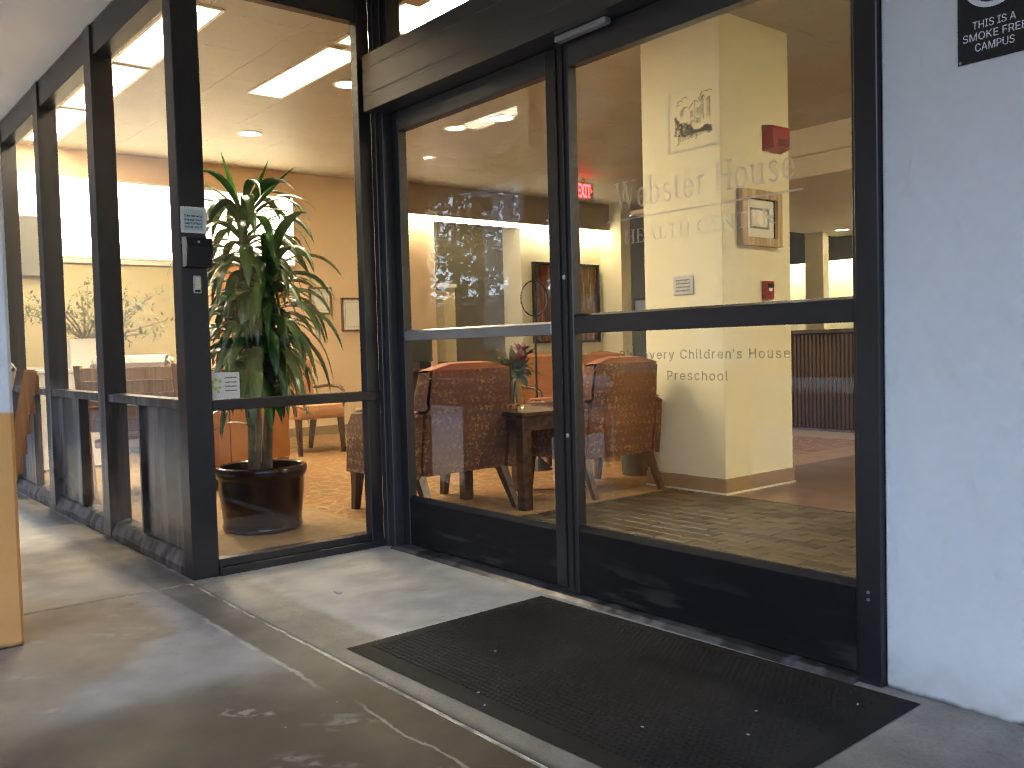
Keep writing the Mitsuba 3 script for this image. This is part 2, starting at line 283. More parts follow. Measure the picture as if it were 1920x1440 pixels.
# ---------------------------------------------------------------- the setting outside
CZ = 2.66            # canopy soffit
structure('pavement', 'stained grey concrete pavement, shade and light put into its colour, with a pale joint line')
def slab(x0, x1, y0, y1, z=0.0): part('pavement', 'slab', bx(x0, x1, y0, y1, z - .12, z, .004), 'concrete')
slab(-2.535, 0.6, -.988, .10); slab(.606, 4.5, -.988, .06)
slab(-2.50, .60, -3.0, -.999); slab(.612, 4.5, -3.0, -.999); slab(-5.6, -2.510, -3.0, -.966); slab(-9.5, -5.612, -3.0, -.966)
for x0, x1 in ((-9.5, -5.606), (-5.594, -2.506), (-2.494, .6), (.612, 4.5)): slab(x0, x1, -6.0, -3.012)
part('pavement', 'joint_filler', bx(-9.5, 4.5, -5.99, .05, -.13, -.0025), 'joint_grout')
structure('kerb'); scene['kerb'] = shape(bx(-40, 30, -6.2, -6.005, -.20, .0, .02), 'kerb_concrete')
structure('street'); scene['street'] = shape(bx(-60, 60, -14.0, -6.2, -.4, -.14), 'asphalt')
structure('ground'); scene['ground'] = shape(bx(-150, 150, -160, 150, -.6, -.45), 'asphalt')
structure('far_pavement'); scene['far_pavement'] = shape(bx(-60, 60, -18, -14.0, -.4, -.02, .02), 'kerb_concrete')
structure('soffit', 'pale rendered soffit above the walkway')
scene['soffit'] = shape(cat([bx(-11, 2.2, -2.68, -.958, CZ, CZ + .25), bx(-2.5, 2.2, -.958, -.001, CZ, CZ + .25)]), 'soffit_paint')
solo('canopy_fascia', 'grey fascia beam along the outer edge of the walkway roof', 'beam', bx(-11, 2.2, -2.90, -2.683, 2.46, 3.10, .01), 'kerb_concrete')
solo('stucco_wall', 'white rough stucco wall right of the glass doors', 'wall', bx(0.0, 4.4, .0, .30, -.01, CZ - .002, .006), 'stucco', smooth=False)
solo('stucco_column', 'square stucco column at the far left, blue white above, warm light put into the tan below', 'column', bx(-2.72, -2.10, -2.30, -1.690, -.005, CZ - .002, .012), 'post_lit_paint')
# door mat
key = thing('door_mat', 'black ribbed rubber mat in front of the sliding doors', 'door mat')
MW, MD = 1.45, .845
poly = [(0, 0), (MW, 0), (MW, MD), (0, MD)]
mb = hull([(x, y, 0.002) for x, y in poly] + [(.03 + (MW - .06) * (x > 0), .03 + (MD - .06) * (y > 0), .011) for x, y in poly])
MM = T().translate([-1.312, -.925, 0]).rotate([0, 0, 1], 1.2)
part(key, 'border', mb, 'mat_rubber', M=MM)
nubs = []
for i in range(68):
    for j in range(38):
        x, y = .065 + (i + .5 * (j % 2)) * .0194, .06 + j * .0194
        nubs.append(hull([(x - .006, y - .006, .0105), (x + .006, y - .006, .0105), (x + .006, y + .006, .0105), (x - .006, y + .006, .0105), (x - .002, y - .002, .0145), (x + .002, y - .002, .0145), (x + .002, y + .002, .0145), (x - .002, y + .002, .0145)]))
part(key, 'nub', cat(nubs), 'mat_rubber', kind='stuff', M=MM)
crumbs = []
for (x, y) in ((-.93, -.62), (-.70, -.86), (-.62, -.90), (-.05, -.55), (.03, -.20), (-.12, -.42), (-.25, -.70)):
    crumbs.append(mv(rot(bx(-.0038, .0038, -.0014, .0014, 0, .002), random.uniform(0, 180)), x, y, .0150))
crumbs.append(mv(bx(-.02, .02, -.008, .008, 0, .004), -1.93, -.62, .0005))
for k in range(26): crumbs.append(mv(rot(bx(-.0025, .0025, -.0012, .0012, 0, .0015), random.uniform(0, 180)), random.uniform(-2.4, .8), random.uniform(-2.0, -1.0), .0006))
part(key, 'lint', cat(crumbs[:7]), 'lint', kind='stuff')
labels['debris'] = {'label': 'tiny pale crumbs scattered on the concrete', 'category': 'debris', 'kind': 'stuff'}
scene['debris'] = shape(cat(crumbs[7:]), 'lint')

# ---------------------------------------------------------------- glazed front
YF = -.968
front = thing('window_front', 'long dark bronze framed window wall left of the corner post', 'window')
mull_r = [-3.735, -4.930, -6.125, -7.320]
edges = [-2.641] + mull_r + [-8.5]
for xr in mull_r:
    part(front, 'mullion', bx(xr - .125, xr, YF, YF + .11, .0, CZ - .005, .003), 'weathered_metal')
for i in range(5):
    x1 = edges[i]; x0 = (edges[i + 1] if i < 4 else -8.5); x1 = x1 - (.125 if i else 0)
    if i < 4: x0 = edges[i + 1]
    part(front, 'head', bx(x0 + .001, x1 - .001, YF + .012, YF + .10, 2.50, CZ - .005, .003), 'bronze_metal')
    part(front, 'rail', bx(x0 + .001, x1 - .001, YF + .010, YF + .09, .718, .760, .003), 'weathered_metal')
    part(front, 'sill', hull([(x, y, z) for x in (x0 + .001, x1 - .001) for y, z in ((YF + .004, .0), (YF + .004, .035), (YF + .03, .055), (YF + .03, .085), (YF + .095, .10), (YF + .095, .0))]), 'weathered_metal')
    part(front, 'upper_pane', bx(x0 + .002, x1 - .002, YF + .055, YF + .0551, .761, 2.499) if False else trimesh.Trimesh([(x0, YF + .055, .759), (x1, YF + .055, .759), (x1, YF + .055, 2.505), (x0, YF + .055, 2.505)], [[0, 1, 2], [0, 2, 3]], process=False), 'glass_pane')
    w = x1 - x0; xm = x0 + w * (.42 if i == 0 else .52)
    solid = (xm + .012, x1) if i == 0 else (x0, xm - .012)
    clear = (x0, xm - .012) if i == 0 else (xm + .012, x1)
    part(front, 'stop', bx(xm - .012, xm + .012, YF + .025, YF + .075, .092, .7175, .002), 'weathered_metal')
    part(front, 'kick_panel', bx(solid[0] + .0015, solid[1] - .0015, YF + .045, YF + .06, .09, .7178), 'weathered_metal')
    part(front, 'lower_pane', trimesh.Trimesh([(clear[0], YF + .055, .09), (clear[1], YF + .055, .09), (clear[1], YF + .055, .719), (clear[0], YF + .055, .719)], [[0, 1, 2], [0, 2, 3]], process=False), 'glass_pane')
solo('corner_post', 'dark bronze corner post carrying the intercom between the window walls', 'post', cat([bx(-2.641, -2.540, YF, -.855, 0, CZ - .004, .004)]), 'bronze_metal')
side = thing('side_window', 'dark bronze framed side window with the tall plant behind it', 'window')
part(side, 'jamb', bx(-2.60, -2.540, -.100, -.034, .0, CZ - .004, .003), 'bronze_metal')
part(side, 'head', bx(-2.60, -2.543, -.8545, -.1005, 2.50, CZ - .004, .003), 'bronze_metal')
part(side, 'rail', bx(-2.61, -2.536, -.8545, -.012, .710, .755, .003), 'bronze_metal')
part(side, 'sill', cat([bx(-2.61, -2.530, -.8545, -.030, -.003, .035, .003), bx(-2.61, -2.545, -.8545, -.1005, .0352, .070, .003)]), 'bronze_metal')
RX = -2.575
part(side, 'upper_pane', trimesh.Trimesh([(RX, -.857, .754), (RX, -.098, .754), (RX, -.098, 2.503), (RX, -.857, 2.503)], [[0, 1, 2], [0, 2, 3]], process=False), 'glass_pane')
part(side, 'lower_pane', trimesh.Trimesh([(RX, -.857, .068), (RX, -.098, .068), (RX, -.098, .711), (RX, -.857, .711)], [[0, 1, 2], [0, 2, 3]], process=False), 'glass_pane')

# doors
df = thing('door_frame', 'dark bronze frame and deep header around the sliding doors', 'door frame')
part(df, 'jamb', cat([bx(-2.545, -2.505, -.033, .10, 0, CZ - .004, .003), bx(-2.5045, -2.466, -.018, .10, 0, CZ - .004, .003)]), 'header_metal')
part(df, 'jamb', cat([bx(-.070, -.002, -.018, .12, 0, CZ - .004, .003)]), 'bronze_metal')
hd = [(-.085, 2.075), (-.085, 2.135), (-.0835, 2.137), (-.0835, 2.150), (-.085, 2.152), (-.085, 2.255), (-.0835, 2.257), (-.0835, 2.27), (-.085, 2.272), (-.085, 2.335), (.08, 2.335), (.08, 2.075)]
hm = ext(Polygon(hd), 2.512); hm.apply_transform(np.array([[0, 0, 1, -2.520], [1, 0, 0, 0], [0, 1, 0, 0], [0, 0, 0, 1.0]]))
part(df, 'header', hm, 'header_metal')
part(df, 'transom_head', bx(-2.466, -.070, -.01, .09, 2.60, CZ - .004, .003), 'bronze_metal')
part(df, 'transom_pane', trimesh.Trimesh([(-2.468, .03, 2.334), (-.068, .03, 2.334), (-.068, .03, 2.602), (-2.468, .03, 2.602)], [[0, 1, 2], [0, 2, 3]], process=False), 'glass_pane')
part(df, 'transom_stop', bx(-2.4655, -2.425, -.006, .07, 2.336, 2.599, .003), 'bronze_metal')
part(df, 'threshold', hull([(x, y, z) for x in (-2.465, -.071) for y, z in ((-.05, .0), (-.03, .012), (.10, .012), (.12, .0))]), 'weathered_metal')
solo('motion_sensor', 'slim grey sensor strip under the door header', 'sensor', bx(-1.225, -.965, -.045, -.012, 2.052, 2.074, .004), 'silver_plastic')

def leaf(name, label, x0, x1, y0, xs0, xs1, kick, r0, r1, top, rm='bronze_metal'):
    """One glazed door: outer edges x0..x1, glass between xs0 and xs1, rail r0..r1."""
    t = thing(name, label, 'door'); y1 = y0 + .045
    part(t, 'stile', bx(x0, xs0, y0, y1, .014, 2.072, .003), 'bronze_metal')
    part(t, 'stile', bx(xs1, x1, y0, y1, .014, 2.072, .003), 'bronze_metal')
    part(t, 'kick_plate', cat([bx(xs0 + .0005, xs1 - .0005, y0 + .003, y1 - .003, .016, kick - .02, .002), hull([(x, y, z) for x in (xs0 + .0005, xs1 - .0005) for y, z in ((y0 + .003, kick - .0195), (y1 - .003, kick - .0195), (y0 + .016, kick), (y1 - .016, kick))])]), 'dark_panel')
    part(t, 'middle_rail', cat([bx(xs0 + .0005, xs1 - .0005, y0 + .001, y1 - .001, r0, r1 - .008, .002), hull([(x, y, z) for x in (xs0 + .0005, xs1 - .0005) for y, z in ((y0 + .001, r1 - .0079), (y1 - .001, r1 - .0079), (y0 + .014, r1), (y1 - .014, r1))])]), rm)
    part(t, 'top_rail', bx(xs0 + .0005, xs1 - .0005, y0 + .001, y1 - .001, top, 2.072, .002), 'header_metal')
    for z0, z1, nm in ((kick - .004, r0 + .002, 'lower_pane'), (r1 - .002, top + .002, 'upper_pane')):
        part(t, nm, trimesh.Trimesh([(xs0 - .004, y0 + .024, z0), (xs1 + .004, y0 + .024, z0), (xs1 + .004, y0 + .024, z1), (xs0 - .004, y0 + .024, z1)], [[0, 1, 2], [0, 2, 3]], process=False), 'glass_pane')
    return t
dl = leaf('sliding_door', 'left glass sliding door with the patterned armchair behind it', -2.464, -1.285, .030, -2.405, -1.362, .25, .992, 1.043, 1.98, 'lit_metal')
dr_ = leaf('sliding_door', 'right glass sliding door with frosted white lettering', -1.280, -.072, .002, -1.205, -.088, .275, .994, 1.065, 1.970)
for xx in (-1.268, -1.232):
    part(dr_, 'weather_strip', bx(xx - .003, xx + .003, -.004, .0015, .03, 2.05), 'rubber_seal')
for z in (1.204, .611): part(dr_, 'lock_cylinder', mv(rot(lathe([(0, 0), (.009, 0), (.009, .004), (.006, .006), (0, .006)], 16), 90, ax=(1, 0, 0)), -1.2475, .002, z), 'steel', smooth=40)
for z in (.235, .255): part(df, 'screw', mv(rot(lathe([(0, 0), (.005, 0), (.004, .003), (0, .003)], 10), 90, ax=(1, 0, 0)), -.040, -.018, z), 'steel')

# ---------------------------------------------------------------- lettering on the door glass
def S(pts, w): return LineString(pts).buffer(w / 2, cap_style=2, join_style=1)
def arc(cx, cy, rx, ry, a0, a1, n=20): return [(cx + rx * math.cos(math.radians(a0 + (a1 - a0) * i / n)), cy + ry * math.sin(math.radians(a0 + (a1 - a0) * i / n))) for i in range(n + 1)]
def ser(x, y, w=.30): return sbox(x - w / 2, y - .025, x + w / 2, y + .025)
K, k_ = .125, .055    # thick and thin strokes
def bowl(cx, cy, rx, ry):
    return Polygon(arc(cx, cy, rx, ry, 0, 360, 40)).difference(Polygon(arc(cx, cy, rx - K, ry - k_, 0, 360, 40)))
def glyph(c):
    U = unary_union
    if c == 'H': return U([S([(.17, 0), (.17, 1)], K), S([(.73, 0), (.73, 1)], K), S([(.17, .52), (.73, .52)], k_), ser(.17, .025), ser(.17, .975), ser(.73, .025), ser(.73, .975)]), .9
    if c == 'E': return U([S([(.17, 0), (.17, 1)], K), S([(.1, .972), (.62, .972)], k_), S([(.1, .028), (.65, .028)], k_), S([(.17, .52), (.5, .52)], k_), S([(.60, .97), (.60, .78)], k_), S([(.63, .03), (.63, .23)], k_), S([(.5, .62), (.5, .42)], k_), ser(.15, .025)]), .75
    if c == 'A': return U([S([(.12, .02), (.44, 1)], k_), S([(.42, 1), (.78, .02)], K), S([(.24, .36), (.64, .36)], k_), ser(.12, .025), ser(.78, .025)]), .92
    if c == 'L': return U([S([(.17, 0), (.17, 1)], K), S([(.1, .028), (.6, .028)], k_), S([(.58, .03), (.58, .26)], k_), ser(.17, .025), ser(.17, .975)]), .68
    if c == 'T': return U([S([(.38, 0), (.38, 1)], K), S([(.03, .972), (.73, .972)], k_), S([(.06, .97), (.06, .76)], k_), S([(.70, .97), (.70, .76)], k_), ser(.38, .025)]), .78
    if c == 'C': return U([bowl(.5, .5, .44, .51).difference(sbox(.72, .2, 1.1, .8)), S([(.80, .72), (.80, .95)], k_)]), .92
    if c == 'N': return U([S([(.15, 0), (.15, 1)], k_), S([(.13, .98), (.78, .03)], K), S([(.78, 0), (.78, 1)], k_), ser(.15, .025), ser(.78, .975), ser(.1, .975, .22)]), .95
    if c == 'R': return U([S([(.17, 0), (.17, 1)], K), bowl(.38, .74, .30, .26).intersection(sbox(.2, .4, 1, 1.1)), S([(.17, .972), (.38, .972)], k_), S([(.17, .507), (.38, .507)], k_), S([(.38, .5), (.74, .02)], K), ser(.17, .025), ser(.17, .975, .2), ser(.78, .025, .16)]), .85
    if c == 'W': return U([S([(.10, .99), (.36, .0)], K), S([(.36, .0), (.62, .98)], k_), S([(.58, .98), (.84, .0)], K), S([(.84, .0), (1.10, .98)], k_), ser(.10, .975), ser(.60, .975), ser(1.10, .975)]), 1.2
    if c == 'e': return U([bowl(.31, .33, .27, .34).difference(sbox(.38, .12, .7, .30)), S([(.06, .36), (.56, .36)], k_), S(arc(.33, .27, .22, .25, -70, -18), k_ * 1.2)]), .64
    if c == 'b': return U([S([(.13, .0), (.13, 1.04)], K), bowl(.34, .33, .29, .34).intersection(sbox(.13, -.1, 1, 1)), ser(.08, 1.02, .2)]), .70
    if c == 's': return U([S(arc(.26, .50, .17, .155, 20, 230), .075), S(arc(.26, .18, .19, .165, -160, 60), .085), S([(.15, .39), (.37, .30)], .10)]), .52
    if c == 't': return U([S([(.20, .85), (.20, .15)], K), S(arc(.33, .16, .14, .14, 180, 310), k_ * 1.3), S([(.03, .64), (.40, .64)], k_)]), .46
    if c == 'r': return U([S([(.16, 0), (.16, .66)], K), S(arc(.34, .46, .19, .19, 60, 160), .08), ser(.16, .025), ser(.11, .645, .2)]), .52
    if c == 'o': return bowl(.33, .33, .31, .35), .68
    if c == 'u': return U([S([(.14, .66), (.14, .22)], K), S(arc(.33, .22, .19, .21, 180, 330), .075), S([(.55, .66), (.55, 0)], K), ser(.10, .645, .2), ser(.51, .645, .2), ser(.60, .025, .18)]), .74
    return Polygon(), .3
def serif_text(s, x0, x1, z0, h, y):
    x, G = 0.0, []
    for ch in s:
        g, w = glyph(ch)
        if not g.is_empty: G.append(affinity.translate(g, x, 0))
        x += w + .06
    g = unary_union(G).simplify(.004); a, _, b, _ = g.bounds
    g = affinity.affine_transform(g, [(x1 - x0) / (b - a), 0, 0, h, x0 - a * (x1 - x0) / (b - a), z0])
    return mv(stand(ext(g, .0008), 'x'), 0, y, 0)
def sans_text(s, x0, x1, z0, h, y, axis='x', gap=.0, depth=.0008, bold=False):
    if gap:
        x, ms = 0.0, []
        for ch in s:
            if ch == ' ': x += .55 * h; continue
            m = meshkit.text_mesh(ch, h, depth, bold); b = m.bounds; m.apply_translation((x - b[0][0], 0, 0)); ms.append(m); x += b[1][0] - b[0][0] + gap * h
        m = cat(ms)
    else: m = meshkit.text_mesh(s, h, depth, bold)
    b = m.bounds; k = (x1 - x0) / (b[1][0] - b[0][0])
    m.apply_transform(np.diag([k, 1, 1, 1.0])); m.apply_translation((x0 - b[0][0] * k, 0, 0))
    m = stand(m, axis); m.apply_translation((0, y, z0) if axis == 'x' else (y, 0, z0)); return m
GY = .0245
part(dr_, 'lettering', serif_text('Webster House', -1.003, -.279, 1.420, .094, GY), 'frosted', label='frosted serif lettering reading Webster House')
part(dr_, 'lettering', mv(bx(-1.038, -.250, -.0008, 0, 1.381, 1.387), 0, GY, 0), 'frosted', label='thin frosted line under the name')
part(dr_, 'lettering', serif_text('HEALTH CENTER', -.957, -.346, 1.297, .048, GY), 'frosted', label='frosted capitals reading HEALTH CENTER')
part(dr_, 'lettering', sans_text("Discovery Children's House", -.992, -.301, .896, .030, GY, gap=.30), 'etched_brown', label="small spaced lettering reading Discovery Children's House")
part(dr_, 'lettering', sans_text('Preschool', -.775, -.527, .826, .030, GY, gap=.30), 'etched_brown', label='small spaced lettering reading Preschool')
# emblem: line drawing of a building behind trees
EW, EH = .205, .200
em = []
def L(pts, w=.0018): em.append(S(pts, w))
ip = [(.028, .028), (.177, .028), (.177, .172), (.028, .172)]
L([(.024, .058), (.048, .052), (.072, .050)], .0012)
for k in range(4): L([(.045, .034 + k * .004), (.09, .040 + k * .005), (.14, .046 + k * .005), (.175, .055 + k * .004)], .0012)
L(arc(.052, .158, .012, .008, 180, 20)); L(arc(.070, .166, .012, .008, 170, 0)); L(arc(.045, .150, .008, .005, 190, 40))
L(arc(.150, .168, .014, .010, 190, 20)); L(arc(.170, .172, .010, .006, 170, 0)); L(arc(.136, .156, .010, .006, 200, 30))
L([(.050, .124), (.072, .142), (.084, .139)], .0022); L([(.086, .132), (.112, .156), (.128, .148)], .0024)
L([(.132, .150), (.146, .165), (.156, .158)], .0022); L([(.158, .148), (.172, .158)], .002)
for k in range(9): L([(.134, .098 + k * .0065), (.146, .106 + k * .0065)], .0013); L([(.158, .094 + k * .0065), (.171, .102 + k * .0065)], .0013)
for k in range(5): L([(.052, .112 + k * .005), (.068, .122 + k * .005)], .0012)
L([(.112, .154), (.112, .085)], .0012); L([(.146, .16), (.146, .09)]); L([(.172, .156), (.172, .086)])
for xx in (.094, .099, .104): L([(xx, .108), (xx, .126)], .0014); L([(xx, .082), (xx, .096)], .0014)
for xx in (.118, .123, .128, .133): L([(xx, .112), (xx, .132)], .0014); L([(xx, .082), (xx, .100)], .0014)
L([(.092, .104), (.107, .110)], .0018); L([(.116, .108), (.135, .109)], .0018)
for k in range(330):
    a = rng.uniform(0, 1); cx = .030 + a * .146
    top = .118 - .055 * min(1, max(0, (cx - .035) / .07)) + (.008 * math.sin(cx * 90)); cy = rng.uniform(.052 + .004 * math.sin(cx * 60), max(.06, top))
    rr = rng.uniform(.0022, .0048); a0 = rng.uniform(0, 360); L(arc(cx, cy, rr, rr, a0, a0 + rng.uniform(140, 280), 8), .0016)
L([(.043, .055), (.045, .028), (.036, .026)]); L([(.118, .056), (.119, .036), (.112, .034)]); L([(.160, .058), (.160, .044), (.170, .043)], .0015)
for k in range(150):
    cx = .030 + rng.uniform(0, 1) * .146; top = .116 - .055 * min(1, max(0, (cx - .035) / .07)) + .008 * math.sin(cx * 90); cy = rng.uniform(.054, max(.06, top))
    em.append(Point(cx, cy).buffer(rng.uniform(.0014, .0030), 4))
eg = unary_union(em).intersection(sbox(.022, .022, .181, .181)).simplify(.0002)
part(dr_, 'emblem', mv(stand(ext(eg, .0008), 'x'), -.752, GY, 1.568), 'etched_dark', label='line drawing of a building behind round trees')
fr = sbox(0, 0, EW, EH).difference(sbox(.008, .008, EW - .008, EH - .008))
part(dr_, 'emblem_border', mv(stand(ext(fr, .0008), 'x'), -.752, GY, 1.568), 'frosted', label='pale frosted square border of the emblem')

# ---------------------------------------------------------------- signs and fittings outside
sg = thing('smoke_free_sign', 'black no smoking sign with white lettering on the stucco wall', 'sign')
part(sg, 'plate', bx(.202, .372, -.004, -.0005, 1.612, 1.892, .001), 'sign_black')
rg_ = Point(.287, 1.808).buffer(.074, 48).difference(Point(.287, 1.808).buffer(.061, 48)).union(LineString([(.240, 1.855), (.334, 1.761)]).buffer(.006))
cg = unary_union([sbox(.246, 1.800, .318, 1.815), LineString([(.325, 1.802), (.325, 1.828), (.312, 1.840)]).buffer(.003)])
part(sg, 'symbol', mv(stand(ext(rg_.union(cg), .001), 'x'), 0, -.004, 0), 'sign_white', label='white crossed circle with a cigarette')
for s_, xa, xb, z in (('THIS IS A', .238, .337, 1.690), ('SMOKE FREE', .215, .361, 1.663), ('CAMPUS', .244, .334, 1.636)):
    part(sg, 'lettering', sans_text(s_, xa, xb, z, .0185, -.0042), 'sign_white')
for x, z in ((.208, 1.618), (.366, 1.618)): part(sg, 'screw', mv(rot(lathe([(0, 0), (.004, 0), (.003, .002), (0, .002)], 10), 90, ax=(1, 0, 0)), x, -.004, z), 'steel')
nt = thing('notice_label', 'small pale blue notice above the intercom on the corner post', 'notice')
NX = -2.5395
part(nt, 'backing', bx(NX, NX + .003, -.962, -.853, 1.461, 1.570, .0008), 'label_pale')
part(nt, 'print_area', bx(NX + .0031, NX + .0036, -.950, -.867, 1.472, 1.558), 'label_blue')
for i, s_ in enumerate(('If doorbell is not', 'working, please', 'call 1st floor', '650-617-7412'[:3] + ' 617')):
    part(nt, 'lettering', sans_text(s_, -.946, -.872, 1.528 - i * .0155, .0085, NX + .0037, 'y', bold=True), 'ink')
ic = thing('intercom', 'black intercom box with a silver side on the corner post', 'intercom')
part(ic, 'housing', hull([(x, y, z) for y in (-.955, -.846) for x, z in ((NX, 1.315), (NX, 1.443), (NX + .038, 1.438), (NX + .050, 1.400), (NX + .030, 1.318))]), 'black_plastic')
part(ic, 'side_cover', hull([(x, y, z) for y in (-.9605, -.9553) for x, z in ((NX + .002, 1.318), (NX + .002, 1.443), (NX + .040, 1.438), (NX + .050, 1.402), (NX + .032, 1.320))]), 'silver_plastic')
part(ic, 'lens', mv(rot(lathe([(0, 0), (.006, 0), (.005, .003), (0, .003)], 14), 90, ax=(0, 1, 0)), NX + .043, -.905, 1.420), 'steel')
bt = thing('door_button', 'small silver push button below the intercom', 'button')
part(bt, 'plate', bx(NX, NX + .005, -.920, -.886, 1.210, 1.283, .002), 'silver_plastic')
part(bt, 'rocker', hull([(NX + .0052, y, z) for y in (-.914, -.892) for z in (1.226, 1.276)] + [(NX + .013, y, z) for y in (-.913, -.893) for z in (1.230, 1.240)]), 'lamp_frame')
part(bt, 'slot', bx(NX + .0052, NX + .0065, -.914, -.892, 1.215, 1.223), 'ink')
ca = thing('window_card', 'small white card with green dots on the side window rail', 'card')
CX = -2.571
part(ca, 'card', bx(CX, CX + .0012, -.846, -.722, .757, .872), 'paper')
part(ca, 'dots', cat([mv(stand(ext(unary_union([Point(-.825 + .020 * math.cos(a), .822 + .020 * math.sin(a)).buffer(.0075) for a in np.radians([40, 95, 150, 205, 260, 315])] + [Point(-.818, .790).buffer(.007)]), .0006), 'y'), CX + .0013, 0, 0)]), 'green_ink', label='ring of olive green dots')
for z in (.846, .826, .808, .790): part(ca, 'print_line', bx(CX + .0013, CX + .0017, -.788, -.735, z, z + .006), 'grey_ink')

# ---------------------------------------------------------------- lobby shell
CE = 2.95
structure('carpet', 'orange gold patterned carpet with a plain tan border'); scene['carpet'] = shape(bx(-8.14, -2.645, -.94, 8.3, -.1, .0), 'carpet_pile')
structure('floor', 'brown brick shaped entrance tiles')
part('floor', 'grout_bed', bx(-2.640, 2.0, .12, 2.205, -.1, -.005), 'grout')
tv = [shape(bx(.005, .195, .005, .095, -.02, 0, .004), f'quarry_tile_{k}') for k in range(3)]
for j in range(21):
    y = .115 + j * .0995
    for i in range(14):
        x = -2.64 + i * .2 + (.1 if j % 2 else 0)
        d = tv[random.choice((0, 0, 1, 2, 2))]
        M = T().translate([x, y, random.uniform(-.0012, .0012)]).rotate([0, 1, 0], random.uniform(-.25, .25)).rotate([1, 0, 0], random.uniform(-.25, .25))
        part('floor', 'tile', d, None, M=M)
part('floor', 'tile_field', bx(.27, 2.0, .115, 2.2, -.02, 0), 'quarry_tile_0', kind='stuff')
structure('corridor_floor', 'glossy brown floor beyond the column'); scene['corridor_floor'] = shape(bx(-2.642, 2.0, 2.209, 11.0, -.1, .001), 'vinyl_floor')
structure('ceiling', 'peach lobby ceiling of square tiles')
part('ceiling', 'grid', bx(-9.4, 2.0, -.90, 11.0, CE + .18, CE + .22), 'ceiling_grid')
TR = []       # fixture openings (x0, x1, y0, y1)
rowL = [(-5.205, -3.905), (-6.565, -5.260), (-7.93, -6.62)]
for x0, x1 in rowL: TR.append((x0, x1, -.445, -.165))
TR += [(-5.42, -4.12, .605, .895), (-4.04, -3.70, .605, .895), (-3.66, -2.36, .60, .93)]
TR += [(.10, 1.40, 3.405, 3.695)]
ADDED_CANS = [(-1.75, 1.05), (-1.0, .75)]  # unseen downlights added to brighten the front of the column
TR += [(x - .1, x + .1, y - .1, y + .1) for x, y in ADDED_CANS]
n_t = 0; far_tiles = []
for i in range(17):
    for j in range(20):
        x0, y0 = -8.14 + i * .6, -.87 + j * .6
        p_ = sbox(x0 + .0012, y0 + .0012, min(x0 + .5988, 1.99), min(y0 + .5988, 10.9))
        for q in TR: p_ = p_.difference(sbox(*[q[0], q[2], q[1], q[3]]).buffer(.004, join_style=2))
        if p_.is_empty or p_.area < .002: continue
        m = mv(ext(p_, .014), 0, 0, CE)
        if y0 > 6.2 or x0 > -.1: far_tiles.append(m)
        else: part('ceiling', 'tile', m, 'ceiling_tile')
part('ceiling', 'tile_field', cat(far_tiles), 'ceiling_tile', kind='stuff')
scene_walls = [
 ('lobby_end_wall', 'peach lobby wall holding the two framed certificates and the orange door', 'peach_wall', cat([bx(-8.33, -8.13, -1.0, 4.18, 0, CE), bx(-8.518, -8.332, 4.0, 4.18, 0, CE)])),
 ('alcove_wall', 'dark alcove back wall with the narrow blind behind the left door', 'alcove_paint', bx(-8.75, -8.52, 4.0, 5.75, 0, CE)),
 ('art_wall', 'cream lit wall behind the large abstract painting', 'cream_wall', cat([bx(-8.518, -8.332, 5.592, 5.75, 0, CE), bx(-8.33, -8.13, 5.59, 7.30, 0, CE), bx(-8.13, -7.716, 7.107, 7.30, 0, CE)])),
 ('grey_lobby_wall', 'dark grey wall seen left of the square column', 'grey_wall', bx(-9.2, -6.5, 8.22, 8.40, 0, CE)),
 ('reception_wall', 'cream back wall behind the reception desk', 'cream_wall', cat([bx(-12, 2.0, 10.8, 11.0, 0, CE), bx(-12.2, -12, 8.4, 11.0, 0, CE), bx(-9.4, -9.2, 7.3, 8.4, 0, CE)])),
 ('corridor_wall', 'cream corridor wall behind the stucco wall', 'cream_wall', bx(2.0, 2.2, .3, 11.0, 0, CE)),
 ('upper_front_wall', 'wall above the window heads', 'peach_wall', cat([bx(-8.4, -2.66, -.945, -.86, CZ + .002, CE), bx(-2.66, -2.58, -.86, .09, CZ + .002, CE), bx(-2.58, 2.0, .10, .29, CZ + .002, CE), bx(-8.4, -8.14, -.86, -.80, .0, CE)])),
]
for nm, lb, m_, g in scene_walls: solo(nm, lb, 'wall', g, m_)
solo('lobby_baseboard', 'brown baseboard along the peach wall', 'baseboard', cat([bx(-8.13, -8.115, -.85, 1.38, .001, .10), bx(-8.13, -8.115, 2.08, 4.18, .001, .10)]), 'trim_brown')
# lower ceiling soffit and valance
col = thing('lobby_column', 'square cream column behind the lettered door', 'column')
part(col, 'shaft', bx(-2.848, -2.212, 2.212, 2.930, .0, CE, .003), 'cream_wall')
part(col, 'baseboard', cat([bx(-2.856, -2.204, 2.204, 2.938, .012, .100, .002)]), 'trim_brown')
part(col, 'base_bead', bx(-2.861, -2.199, 2.199, 2.943, .001, .0115), 'trim_white')
solo('ceiling_beam', 'pale drop beam across the lobby ceiling above the reception desk', 'beam', cat([bx(-4.55, 2.0, 5.37, 5.75, 2.70, CE - .002), bx(-4.55, 2.0, 5.44, 5.80, 2.50, 2.6995)]), 'soffit_white')
solo('low_ceiling', 'lower ceiling over the reception area', 'ceiling', bx(-6.3, 1.99, 5.802, 10.38, 2.50, 2.55), 'soffit_white')

